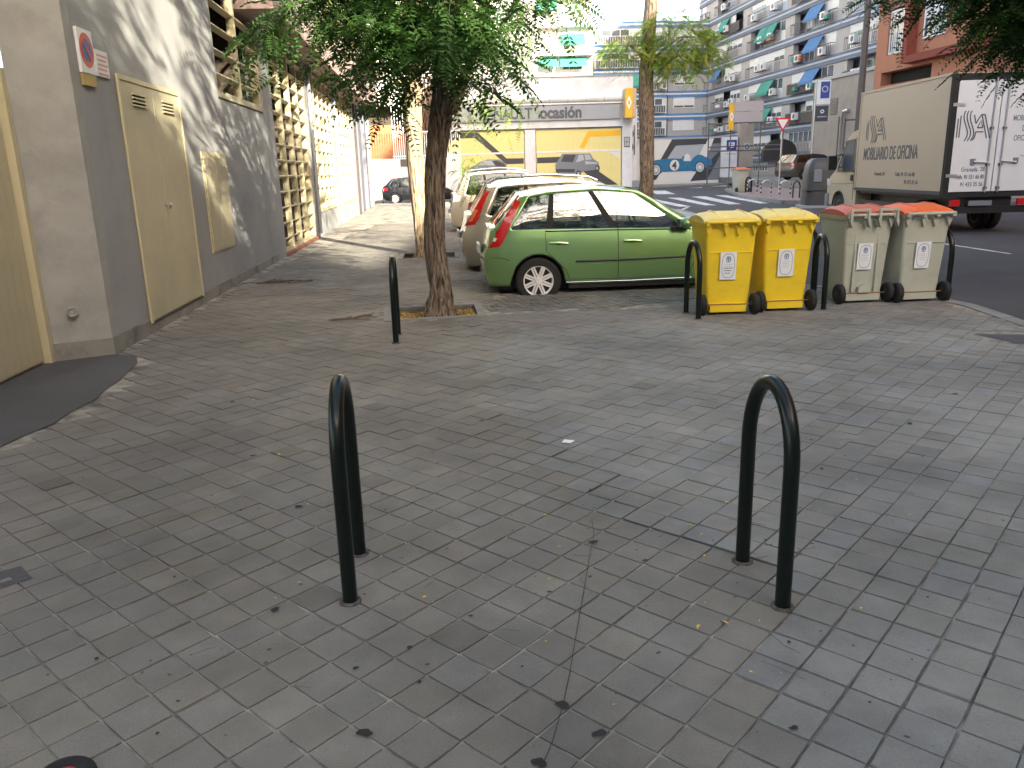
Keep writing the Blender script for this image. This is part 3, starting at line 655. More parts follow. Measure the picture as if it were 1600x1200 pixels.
mp([(2.3, .9), (2.38, 1.85), (2.8, 2.02), (3.66, 2.12), (4.6, 2.16), (5.38, 2.11), (5.7, 1.9), (6.25, 1.95), (6.5, 2.25), (6.8, 2.42), (7.12, 2.40), (7.52, 2.2), (8.07, 1.94), (8.14, 1.53), (7.45, 1.30), (7.35, 1.0), (6.81, .97), (6.27, 1.06), (3.69, 1.06), (3.4, .82), (2.84, .80)], 'mblue', 'painted_car')
mp([(5.35, 2.1), (5.5, 2.35), (5.6, 2.32), (5.62, 2.05)], 'mblue'); mp([(5.55, 1.92), (5.62, 2.4), (5.9, 2.55), (6.1, 2.35), (6.2, 1.9)], 'mwhite')
for a, z, r in ((3.09, 1.22, .52), (7.01, 1.36, .50)):
    for rr, mt in ((r, 'gdark'), (r*.80, 'mwhite'), (r*.66, 'mblue')): mp([(a+rr*.9*math.cos(q*R(20)), z+rr*math.sin(q*R(20))) for q in range(18)], mt, 'painted_wheel')
    for q in range(6): c_, s_ = math.cos(q*R(30)), math.sin(q*R(30)); mp([(a+r*.6*c_-.03*s_, z+r*.6*s_+.03*c_), (a-r*.6*c_-.03*s_, z-r*.6*s_+.03*c_), (a-r*.6*c_+.03*s_, z-r*.6*s_-.03*c_), (a+r*.6*c_+.03*s_, z+r*.6*s_-.03*c_)][::-1], 'mwhite', 'painted_spoke')
mp([(4.72+.42*math.cos(q*R(20)), 1.58+.46*math.sin(q*R(20))) for q in range(18)], 'mwhite', 'number_disc')
text('4', .85, M['gdark'], MW, (4.70, PRN[0]-.012, 1.28), FR, ext=.004, align='CENTER', off=.02)
obj('coping', MB().box(-1.5, 8.9, -.06, .34, 3.82, 3.9), M['glight'], MW)
WP = thing('white_gatepost', 'broad white pillar with blue shield sign at the end of the mural', 'pillar', (10, 72, 0), R(5))
obj('pillar', MB().box(8.88, 10.35, -.05, .6, -.1, 3.85), M['whitewall'], WP)
bs = obj('sign_plate', MB().box(9.3, 10.24, -.14, -.052, 2.45, 3.6), M['white'], WP)
obj('sign_face', MB().box(9.32, 10.22, -.16, -.142, 2.66, 3.58), M['signblue'], WP)
m = MB(); m.xz([(9.5, 3.38), (10.04, 3.38), (10.02, 3.1), (9.9, 2.92), (9.64, 2.92), (9.52, 3.1)], -.18, -.162); obj('emblem', m, M['white'], WP)
m = MB(); m.xz([(9.62, 3.26), (9.92, 3.26), (9.90, 3.19), (9.64, 3.19)], -.19, -.181); obj('emblem_bar', m, M['signblue'], WP)
BP = thing('beige_gatepost', 'beige concrete post with small round badge right of the blue sign pillar', 'pillar', (10, 72, 0), R(5))
obj('post', MB().box(10.5, 11.75, -.1, .6, -.1, 4.9), M['beige'], BP)
obj('badge_plate', MB().box(10.9, 11.45, -.14, -.102, 2.65, 3.3), M['glight'], BP)
obj('badge', MB().lathe([(.12, -.16), (.2, -.16), (.2, -.14)], 20, axis='y', c=(11.17, 0, 2.97), cap=False), M['gdark'], BP)
# thin white lamp pole between showroom and mural, round mirrors
wp = thing('white_pole', 'slim white steel pole between showroom and mural wall', 'pole', (10.6, 68.6, 0))
obj('pole', MB().box(-.2, .2, -.15, .15, 0, 6.1), M['white'], wp); obj('base', MB().box(-.4, .4, -.3, .3, -.1, .45), M['grey'], wp)
rs = thing('round_signs', 'two small round white signs one above the other beside the showroom corner', 'sign', (10.05, 68, 0))
for z in (4.15, 3.1):
    obj('disc', MB().lathe([(.001, 0), (.42, 0), (.42, .06)], 24, axis='y', c=(0, 0, z), cap=False), M['gdark'], rs)
    obj('disc_face', MB().lathe([(.001, -.02), (.27, -.02), (.27, -.002)], 24, axis='y', c=(0, 0, z), cap=False), M['white'], rs)
obj('bracket', MB().tube([(.5, .1, 2.5), (.5, .1, 4.8)], .04, 6), M['rail'], rs)
# ================================================================== APARTMENTS
def window(parent, s0, s1, z0, z1, y=0, nv=2, blind=None, frame='pvc', fw=.07):
    f = MB(); f.box(s0, s1, y-.05, y+.02, z0, z0+fw); f.box(s0, s1, y-.05, y+.02, z1-fw, z1)
    for k in range(nv+1):
        x = s0+(s1-s0-fw)*k/nv; f.box(x, x+fw, y-.045, y+.018, z0+fw, z1-fw)
    o = obj('window', f, M[frame], parent)
    obj('pane', MB().box(s0+fw*.5, s1-fw*.5, y-.015, y-.005, z0+fw*.5, z1-fw*.5), M['pane'], o)
    b = random.random() if blind is None else blind
    if b > .15: obj('blind', MB().box(s0+fw, s1-fw, y-.03, y-.018, z1-fw-(z1-z0-2*fw)*b, z1-fw), M['panel_w'], o)
    return o
def railing(parent, s0, s1, z, y=-.35, h=.95, n=None, mt='rail', solid=False):
    f = MB(); f.box(s0, s1, y-.03, y+.03, z+h-.05, z+h); f.box(s0, s1, y-.02, y+.02, z+.06, z+.1)
    n = n or int((s1-s0)/.28)
    for k in range(n+1):
        x = s0+(s1-s0-.04)*k/n; f.box(x, x+.03, y-.015, y+.015, z+.1, z+h-.05)
    for x in (s0, s1): f.box(x-.02, x+.02, y, -.0, z+h-.05, z+h)
    if solid: f.box(s0+.03, s1-.03, y+.016, y+.03, z+.1, z+h-.08)
    return obj('railing', f, M[mt], parent)
def ac(parent, s, z, y=-.38):
    o = obj('air_conditioner', MB().box(s, s+.8, y-.3, y, z, z+.6), M['pvc'], parent)
    obj('fan_grille', MB().lathe([(.001, y-.31), (.22, y-.31), (.22, y-.301)], 12, axis='y', c=(s+.5, 0, z+.3), cap=False), M['rail'], o)
    obj('bracket', MB().box(s+.05, s+.75, y-.28, y+.3, z-.06, z-.005), M['rail'], o)
def awning(parent, s0, s1, z1, z0, out, mt, y=-.1):
    m = MB(); m.add([(s0, y, z1), (s1, y, z1), (s1, y-out, z0), (s0, y-out, z0), (s0, y, z1-.03), (s1, y, z1-.03), (s1, y-out, z0-.03), (s0, y-out, z0-.03)], [(0, 1, 2, 3), (7, 6, 5, 4), (0, 3, 7, 4), (1, 5, 6, 2), (3, 2, 6, 7)])
    m.box(s0, s1, y-out-.01, y-out+.02, z0-.22, z0-.03)
    o = obj('awning', m, M[mt], parent)
    for s in (s0+.03, s1-.03): obj('awning_arm', MB().tube([(s, y, z0-.3), (s, y-out, z0-.06)], .02, 5), M['alu'], o)
AP = thing('apartment_block', 'long grey apartment block with blue bands and enclosed balconies', 'building', (24, 100, 0), R(-84))
ZB = [2.1+2.53*k for k in range(10)]
w = MB(); piers = [(-3.4, -2.9), (.4, 2.6), (10.2, 12.4), (20.6, 22.4), (30.2, 32.3), (40.5, 42.5)]
for a, b in piers: w.box(a, b, 0, .5, 0, 28)
w.box(-2.9, 42.5, 1.2, 12, 0, 28); obj('wall', w, M['bldgrey'], AP)
m = MB(); m.box(-3.4, 42.5, .1, 12, 28, 28.4); obj('roof', m, M['bldgrey'], AP)
for z in ZB:
    b = MB(); b.box(-3.45, 42.5, -.12, 1.2, z-.38, z+.30)
    o = obj('floor_band', b, M['band'], AP); obj('band_stripe', MB().box(-3.45, 42.5, -.15, -.121, z-.07, z+.07), M['band_l'], o)
bays = [(-2.9, .4), (2.6, 10.2), (12.4, 20.6), (22.4, 30.2), (32.3, 40.5)]
AW = {(2, 3): [('g', 16.0, 18.9)], (2, 2): [('g', 16.2, 18.7)], (1, 4): [('b', 2.7, 4.9)], (2, 5): [('g', 15.2, 17.0), ('g', 17.2, 19.2)], (1, 6): [('g', 4.4, 6.8)], (3, 5): [('b', 25.6, 28.2)], (3, 4): [('b', 25.7, 28.4)], (3, 3): [('b', 25.4, 28.1)], (4, 1): []}
random.seed(21)
for fi in range(1, 10):
    z0 = ZB[fi-1]+.30; z1 = ZB[fi]-.38 if fi < 10 else 28
    for bi, (a, b) in enumerate(bays):
        if bi == 0:
            obj('infill', MB().box(a, b, .05, .15, z0, z1), M['bldgrey'], AP); window(AP, a+.5, a+1.7, z0+.55, z1-.1, .02, 2, random.choice((.3, .6, 1)))
            railing(AP, a+.4, b-.1, z0+.1, -.4, .8)
            if random.random() < .5: ac(AP, a+1.9, z0+.35, 0)
            continue
        # each balcony: enclosed part flush with the facade, or a recessed part
        s = a+.02; aws = AW.get((bi, fi), [])
        cuts = []
        n = random.choice((2, 3, 3)); cs = sorted(random.uniform(.25, .75) for _ in range(n-1)); ed = [a]+[a+(b-a)*c for c in cs]+[b]
        if n == 3 and ed[2]-ed[1] < 1.3: ed = [a, a+(b-a)*.4, a+(b-a)*.72, b]
        for k in range(len(ed)-1):
            s0, s1 = ed[k]+.02, ed[k+1]-.02; mode = random.random()
            if s1-s0 < .6: continue
            if mode < .80:
                mid = z0+.85; obj('parapet', MB().box(s0, s1, .03, .1, z0, mid), M[random.choice(('bldgrey', 'pvc', 'band_l', 'bldgrey'))], AP)
                window(AP, s0, s1, mid, z1-.02, .06, max(2, int((s1-s0)/.9)), random.choice((.0, .6, 1, 1, 1, .8, .45)))
            else:
                obj('infill', MB().box(s0, s1, 1.0, 1.1, z0, z1), M['bldgrey'], AP); window(AP, s0+.3, min(s1-.2, s0+2.2), z0+.2, z1-.15, .98, 2)
                if random.random() < .5: obj('side_screen', MB().box(s1-.05, s1, .05, 1.0, z0, z1), M['pvc'], AP)
        railing(AP, a+.05, b-.05, z0-.05, -.42, .98, solid=random.random() < .3)
        for _ in range(random.choice((1, 1, 2, 2))): ac(AP, random.uniform(a+.3, b-1.2), z0+random.choice((.1, .3)), -.45)
        for _ in range(2):
            if random.random() < .5: s = random.uniform(a+.3, b-1); obj('planter', MB().box(s, s+random.uniform(.4, .9), -.75, -.48, z0+.25, z0+.55), M[random.choice(('orange_l', 'rail', 'pvc', 'awn_g'))], AP)
        for c_, s0, s1 in aws: awning(AP, s0, s1, z1-.05, z0+.65 if c_ == 'g' else z0+.8, .62, 'awn_'+c_, -.15)
# ground storey
obj('ground_wall', MB().box(-2.9, 42.5, .5, 1.2, 0, ZB[0]-.3), M['bldgrey'], AP)
for a in (3.0, 12.9, 15.2, 23.0): window(AP, a, a+2.0, .75, 1.68, .46, 3, random.choice((0, .3)))
# blue banded wing
BW = thing('blue_banded_wing', 'end wing of the apartments with bright blue bands and white balconies', 'building', (24, 100, 0), R(2))
obj('wall', MB().box(-13.5, 0, 0, 10, 0, 17.6), M['bldgrey'], BW); obj('wall', MB().box(-13.5, -4.9, -.5, -.01, 0, 17.3), M['whitewall'], BW)
for z in ZB[:7]:
    for a, b, y in ((-13.6, -4.9, -.62), (-4.9, -.02, -.12)):
        b_ = obj('floor_band', MB().box(a, b, y, -.02 if y > -.5 else -.5, z-.36, z+.36), M['blueb'], BW); obj('band_stripe', MB().box(a, b, y-.03, y-.001, z-.06, z+.10), M['white'], b_)
for fi in range(1, 7):
    z0 = ZB[fi-1]+.36; z1 = ZB[fi]-.36
    window(BW, -4.0, -1.5, z0+.6, z1-.02, -.02, 2, random.choice((1, 1, .8)))
    window(BW, -12.6, -9.4, z0+.7, z1-.1, -.52, 3, random.choice((0, 1)));  window(BW, -9.1, -5.4, z0+.7, z1-.1, -.52, 4, random.choice((0, .5, .9)))
    railing(BW, -13.4, -5.1, z0, -1.0, .95, mt='white', solid=False)
    obj('balcony_glass', MB().box(-13.3, -5.2, -.98, -.96, z0+.1, z0+.85), M['pane'], BW)
ac(BW, -5.9, ZB[3]+.5, -1.05); obj('drain', MB().tube([(-4.75, -.08, 0), (-4.75, -.08, 17)], .07, 6), M['rail'], BW)
awning(BW, -10.6, -8.4, ZB[4]-.4, ZB[4]-1.6, .9, 'awn_g', -.9)
# sunlit white tower block behind the showroom
WT = thing('white_tower_block', 'bright sunlit pale tower block behind the showroom with green awnings', 'building', (-6, 95, 0), R(1))
lw = mat('sunlit_render', (.74, .71, .66), .9, var=.03, scale=1)
obj('wall', MB().box(-12, 16.0, 0, 12, 0, 34), lw, WT)
for fi in range(10):
    z = 2.0+2.9*fi; obj('balcony_slab', MB().box(-12, 16.0, -1.0, 0, z, z+.18), lw, WT)
    for a in (-9, -3.4, 2.6, 9.0, 12.6):
        window(WT, a, a+2.3, z+1.1, z+2.5, -.01, 3, random.choice((0, .5, 1)))
        railing(WT, a-.3, a+2.8, z+.18, -.95, .9, mt='white')
for a, b, z1, z0 in ((12.38, 15.06, 15.9, 14.85), (9.57, 12.1, 13.5, 12.6), (12.3, 15.27, 13.5, 12.6), (9.5, 12.0, 19.4, 18.4), (-4.5, -1.0, 7.6, 6.4), (2, 5, 13.5, 12.5)): awning(WT, a, b, z1, z0, 1.15, 'awn_g', -.1)
# ================================================================== ORANGE BUILDING
OB = thing('terracotta_building', 'terracotta orange rendered building with white window behind the truck', 'building', (20.6, 46, 0), R(-84))
w = MB(); w.box(-1.0, 52, 0, 20, 0, 5.42); w.box(-.99, 52, 0, 10, 26, 31.5); w.box(-1.0, -.3, 0, 20, 5.42, 26); w.box(4.2, 52, 0, 20, 5.42, 6.1); w.box(-.3, 52, 0, 20, 6.1, 6.95); w.box(-.3, 52, .25, 20, 6.95, 26)  # unseen length, depth and raised top are shaped to throw shade
w.box(-.3, .05, 0, .25, 6.95, 26); w.box(1.95, 52, 0, .25, 6.95, 26); w.box(.05, 1.95, 0, .25, 9.2, 9.7); w.box(.05, 1.95, 0, .25, 12, 26)
obj('wall', w, M['terra'], OB)
obj('dark_opening', MB().box(-.3, 4.2, .6, .7, 5.42, 6.1), M['dark'], OB)
for z in (6.98, 9.72): window(OB, .07, 1.93, z, z+2.15, .12, 3, .4 if z > 9 else .15, fw=.09)
for k in range(9): obj('window_bar', MB().box(.2+.19*k, .23+.19*k, .03, .06, 7.05, 8.0), M['white'], OB)
obj('projecting_frame', MB().box(2.35, 2.75, -.55, -.005, 6.25, 26), M['terra_d'], OB); obj('projecting_frame', MB().box(2.75, 14, -.55, -.005, 6.25, 6.6), M['terra_d'], OB)
for z in (7.3, 10.2): window(OB, 3.3, 5.0, z, z+1.9, -.02, 2, .5)
# ================================================================== SERVICE ANNEX
AN = thing('service_building', 'low beige brick building with square vent behind the truck cab', 'building', (22.3, 59, 0), R(-84))
obj('wall', MB().box(-1.5, 9, 0, 8, 0, 6.95), M['beige'], AN); obj('coping', MB().box(-1.6, 9, -.12, 8, 6.95, 7.15), M['bldgrey'], AN)
for j in range(2):
    v = obj('vent', MB().box(1.1, 2.1, -.02, -.003, 4.62+.56*j, 5.12+.56*j), M['rail'], AN)
    for k in range(5): obj('vent_slat', MB().box(1.1, 2.1, -.05, -.022, 4.66+.56*j+k*.09, 4.70+.56*j+k*.09), M['beige'], AN)
obj('pipe', MB().tube([(3.1, -.2, 0), (3.1, -.2, 4.4), (3.3, -.2, 4.7), (3.8, -.15, 4.75)], .11, 8), M['alu'], AN, smooth=True)
# signs on poles near the annex
bs = thing('blue_banner_sign', 'tall white and blue banner sign with ring emblem above a dark plate', 'sign', (20.4, 54, 0), R(-20))
obj('pole', MB().tube([(-.45, 0, 0), (-.45, 0, 6.6)], .06, 6), M['alu'], bs)
obj('sign_plate', MB().box(-.4, .42, -.05, .05, 5.1, 6.55), M['white'], bs); obj('sign_face', MB().box(-.18, .36, -.07, -.052, 5.45, 6.45), M['signblue'], bs)
obj('emblem', MB().lathe([(.13, -.09), (.2, -.09), (.2, -.072)], 20, axis='y', c=(.08, 0, 6.0), cap=False), M['glight'], bs)
ds = thing('dark_plate_sign', 'dark grey square sign with white ring emblem below the blue banner', 'sign', (20.4, 54, 0), R(-20))
obj('sign_plate', MB().box(-.4, .36, -.05, .05, 4.05, 5.0), M['gdark'], ds)
obj('emblem', MB().lathe([(.06, -.08), (.12, -.08), (.12, -.052)], 18, axis='y', c=(0, 0, 4.65), cap=False), M['white'], ds)
obj('bar', MB().box(-.28, .28, -.07, -.052, 4.3, 4.36), M['glight'], ds)
bb = thing('billboard', 'grey two panel board beside a yellow strip with white diamond', 'sign', (12, 55, 0), R(2))
for z in (4.2, 4.86): obj('board_panel', MB().box(3.05, 4.95, -.05, .05, z, z+.63), mat('board_grey', (.40, .37, .38), .6, var=.03), bb)
for k, z in enumerate((4.40, 4.55, 5.0, 4.3, 5.12)): obj('text_line', MB().box(3.15, 3.9-.1*(k % 3), -.056, -.051, z, z+.025), M['glight'], bb)
obj('yellow_strip', MB().box(2.72, 3.02, -.07, .07, 3.72, 5.35), M['signyel'], bb); diamond(bb, (2.87, 4.55), .14, .34, 'white', -.09, -.071)
for s in (2.9, 4.9): obj('post', MB().tube([(s, .1, 0), (s, .1, 5.4)], .04, 6), M['rail'], bb)
# gantry frames of dark tube
def tubeframe(label, loc_, rz, segs, r=.05):
    t = thing('tube_frame', label, 'metal frame', loc_, rz)
    for a, b in segs: obj('bar', MB().tube([a, b], r, 6), M['rail'], t)
tubeframe('dark steel tube fence with two rails in front of the low apartment windows', (17.6, 58, 0), R(-20), [((-3.4, 0, .2), (-3.4, 0, 4.4)), ((1.6, 0, .2), (1.6, 0, 4.4)), ((-3.4, 0, 2.75), (1.6, 0, 2.75)), ((-3.4, 0, 2.45), (1.6, 0, 2.45)), ((-3.4, 0, 4.3), (1.6, 0, 4.3)), ((-3.4, 0, 1.3), (1.6, 0, 1.3))])
tubeframe('tall dark steel gantry frame in front of the beige brick building', (20.3, 50, 0), R(-10), [((0, 0, .2), (0, 0, 4.0)), ((2.5, 0, .2), (2.5, 0, 4.0)), ((0, 0, 3.9), (2.5, 0, 3.9)), ((0, 0, 2.3), (2.5, 0, 2.3)), ((-.35, 0, .2), (-.35, 0, 4.1))])
dm = thing('dark_canopy', 'black arched canopy above the parked brown estate car', 'canopy', (20.3, 61.5, 0), R(-10))
m = MB(); ps = [(1.2*math.cos(R(a)), 2.3+.95*math.sin(R(a))) for a in range(0, 181, 15)]+[(-1.2, 1.7), (1.2, 1.7)]; m.xz(ps, 0, 1.2); obj('hood', m, M['black'], dm)
wpch = thing('entrance_porch', 'small white porch with dark grid door beside the beige building', 'porch', (22.6, 53, 0), R(-10))
obj('frame', MB().box(-.9, 1.5, 0, .2, .4, 2.7), M['bldgrey'], wpch); obj('roof', MB().box(-1.0, 1.6, -.2, .3, 2.7, 2.85), M['glight'], wpch)
for i in range(3):
    for j in range(4): obj('pane', MB().box(.35+.35*i, .63+.35*i, -.03, -.001, .7+.45*j, 1.08+.45*j), M['dark'], wpch)
lamp = thing('lamp_post', 'tall brown lamp post rising behind the beige truck', 'lamp post', (15.62, 37, 0))
obj('pole', MB().tube([(0, 0, -.1), (0, 0, 4), (0, 0, 12)], [.17, .15, .11], 10), M['pole'], lamp, smooth=True)
obj('lamp_arm', MB().tube([(0, 0, 11.8), (-.6, 0, 12.4), (-1.6, 0, 12.6)], .06, 6), M['pole'], lamp)
yl = thing('yield_sign', 'triangular give way sign with red border on a slim pole', 'sign', (13.85, 41.8, 0))
obj('pole', MB().tube([(0, 0, -.1), (0, 0, 3.5)], .035, 8), M['alu'], yl)
m = MB(); m.xz([(-.40, 3.70), (.40, 3.70), (0, 3.02)], -.06, -.04); obj('sign_plate', m, M['red'], yl)
m = MB(); m.xz([(-.26, 3.62), (.26, 3.62), (0, 3.18)], -.068, -.061); obj('sign_face', m, M['white'], yl)
# ================================================================== WHITE FENCED WALL AT THE END OF THE PAVEMENT
FW = thing('fenced_wall', 'white rendered wall topped by a white bar fence at the end of the pavement', 'wall', (-14, 52.2, 0), R(2))
obj('wall', MB().box(-6, 11.2, 0, .4, -.1, 2.45), M['whitewall'], FW)
obj('hatch', MB().box(7.35, 8.05, -.02, -.003, 1.95, 2.4), M['rail'], FW)
f = MB(); f.box(6.9, 11.2, .1, .16, 4.0, 4.08); f.box(6.9, 11.2, .1, .16, 2.55, 2.62); obj('fence_rail', f, M['white'], FW)
mm = MB(); mm.box(0, .05, .11, .15, 2.45, 4.0); me = mesh('fence_bar', mm, M['white'])
for k in range(33): link('fence_bar', me, FW, (6.95+.13*k, 0, 0))
mm = MB(); mm.box(0, .04, .5, .54, 4.0, 5.9); me = mesh('fence_bar', mm, M['white'])
for k in range(11): link('fence_bar', me, FW, (6.9+.17*k, 0, 0))
RB = thing('white_house', 'pale house with an orange brick wall behind the white bar fence', 'building', (-14, 56, 0), R(2))
obj('wall', MB().box(2, 9.0, 0, 6, 5.9, 14), lw, RB); obj('brick_wall', MB().box(3, 8.15, .3, .6, 0, 4.7), M['brick'], RB); obj('side_wall', MB().box(2, 9.0, .8, 6, 0, 5.9), M['inside'], RB)
obj('air_conditioner', MB().box(7.0, 7.9, -.3, -.01, 7.0, 7.5), M['creamf'], RB)
obj('canopy_edge', MB().box(2, 9.1, -.5, -.01, 5.85, 6.05), M['whitewall'], RB)
vn = thing('climbing_plant', 'tangle of bare brown climbing stems behind the white bar fence', 'plant', (-14, 54.6, 0), R(2))
vm = MB(); rv = random.Random(5)
for _ in range(70):
    x = rv.uniform(8.2, 9.9); p = [Vector((x, rv.uniform(-.3, .3), 0))]
    for k in range(9): p.append(p[-1]+Vector((rv.gauss(0, .14), rv.gauss(0, .08), rv.uniform(.5, 1.1))))
    vm.tube(p, rv.uniform(.02, .05), 4)
obj('stems', vm, mat('dry_stem', (.13, .08, .06), .95, var=.3), vn, kind='stuff')
HB = thing('tall_pale_block', 'tall pale block behind the fenced wall with a green awning', 'building', (-14, 74, 0), R(2))
obj('wall', MB().box(9, 17, 0, 8, 0, 30), lw, HB)
for fi in range(9):
    for a in (10, 13.4): window(HB, a, a+1.8, 1.5+3*fi, 3.0+3*fi, -.01, 2)
awning(HB, 11.3, 13.8, 7.5, 6.2, .9, 'awn_g'); awning(HB, 14.2, 16, 7.5, 6.2, .9, 'awn_g')
# ================================================================== UNSEEN BLOCKS ADDED BEHIND THE VIEWER (they throw the street's shade)
BK = thing('rear_shade_block', 'unseen plain block added behind the viewer to shade the near street', 'building', (0, -16, 0))
obj('wall', MB().box(-14, 22, -10, 0, 0, 14.9), M['bldgrey'], BK)
for fi in range(4):
    for k in range(9): window(BK, -12+3.7*k, -10.4+3.7*k, 1.5+2.9*fi, 2.9+2.9*fi, .03, 2)
SB = thing('side_shade_block', 'unseen long block added on the right to shade the parked cars', 'building', (23, -80, 0))
obj('wall', MB().box(0, 12, 0, 73.5, 0, 21.6), M['bldgrey'], SB)
for z in (3.5, 6.5, 9.5, 12.5, 15.5, 18.5): obj('floor_band', MB().box(-.12, -.001, 0, 73.5, z, z+.5), M['band'], SB)
# ================================================================== U-SHAPED HOOPS
HG = 'dark green U shaped hoops on the pavement'
def hoop(label, p1, p2, h=.82, r=.028, grp=HG, mt='hoop', z=0):
    p1 = Vector(p1); p2 = Vector(p2); c = (p1+p2)/2; d = p2-p1; w = d.length
    t = thing('bollard_hoop', label, 'bollard', (c.x, c.y, z), math.atan2(d.y, d.x), grp)
    R_ = w/2; n = 16; k = 1.0
    pts = [(-R_, 0, -.02), (-R_, 0, .2), (-R_, 0, h-.29)]
    for i in range(1, n): a = math.pi*(1-i/n); pts.append((R_*math.cos(a), 0, h-.29+(.29-r)*math.sin(a)))
    pts += [(R_, 0, h-.29), (R_, 0, .2), (R_, 0, -.02)]
    obj('tube', MB().tube(pts, r, 16), M[mt], t, smooth=True)
    for s in (-1, 1): obj('foot_collar', MB().lathe([(r+.001, .008), (r+.009, .006), (r+.014, .004), (r+.016, -.01)], 14, c=(s*R_, 0, 0), cap=False), M['collar'], t)
    return t
hoop('large dark green hoop bollard standing left in the foreground, nearly edge on', (-.63, 2.70), (-.665, 3.09), .83)
hoop('large dark green hoop bollard standing right in the foreground, seen open', (.955, 2.58), (.91, 2.93), .82)
hoop('slim looking dark green hoop seen edge on left of the near tree pit', (-1.085, 7.42), (-1.12, 7.85), .80)
hoop('dark green hoop bollard in front of the left yellow bin', (1.955, 8.2), (1.915, 8.6), .80)
hoop('dark green hoop bollard between yellow and grey bins', (3.39, 8.55), (3.44, 9.02), .80)
hoop('dark green hoop half hidden behind the right yellow bin', (3.66, 9.55), (3.62, 9.95), .80)
hoop('dark green hoop half hidden behind the right grey bin', (4.93, 8.93), (4.90, 9.3), .80)
hoop('dark hoop beside the black hatchback at the end of the pavement', (-6.62, 44.0), (-6.15, 44.0), .95, grp=None if 0 else HG)
IH = 'small hoops along the far island edge'
for lab, x, y, mt, w in (('pale small hoop nearest to the red lidded bin on the island', 12.85, 43, 'alu', .5), ('pale small hoop left of the pair in the middle of the island edge', 12.7, 40.2, 'alu', .5), ('pale small hoop right of the pair in the middle of the island edge', 12.95, 38.2, 'alu', .5), ('small black hoop next to the grey waste container', 12.85, 36.4, 'hoop', .30)):
    t = hoop(lab, (x-w/2, y), (x+w/2, y), .75, .03, IH, mt, .02)
    if mt == 'alu':
        for s in (-1, 1):
            for z in (.1, .32, .5): obj('dark_band', MB().tube([(s*w/2, 0, z), (s*w/2, 0, z+.09)], .036, 8), M['black'], t)
hoop('black hoop leaning beside the red lidded bin', (13.15, 45.2), (13.45, 45.2), .85, .05, IH, 'hoop', .02)
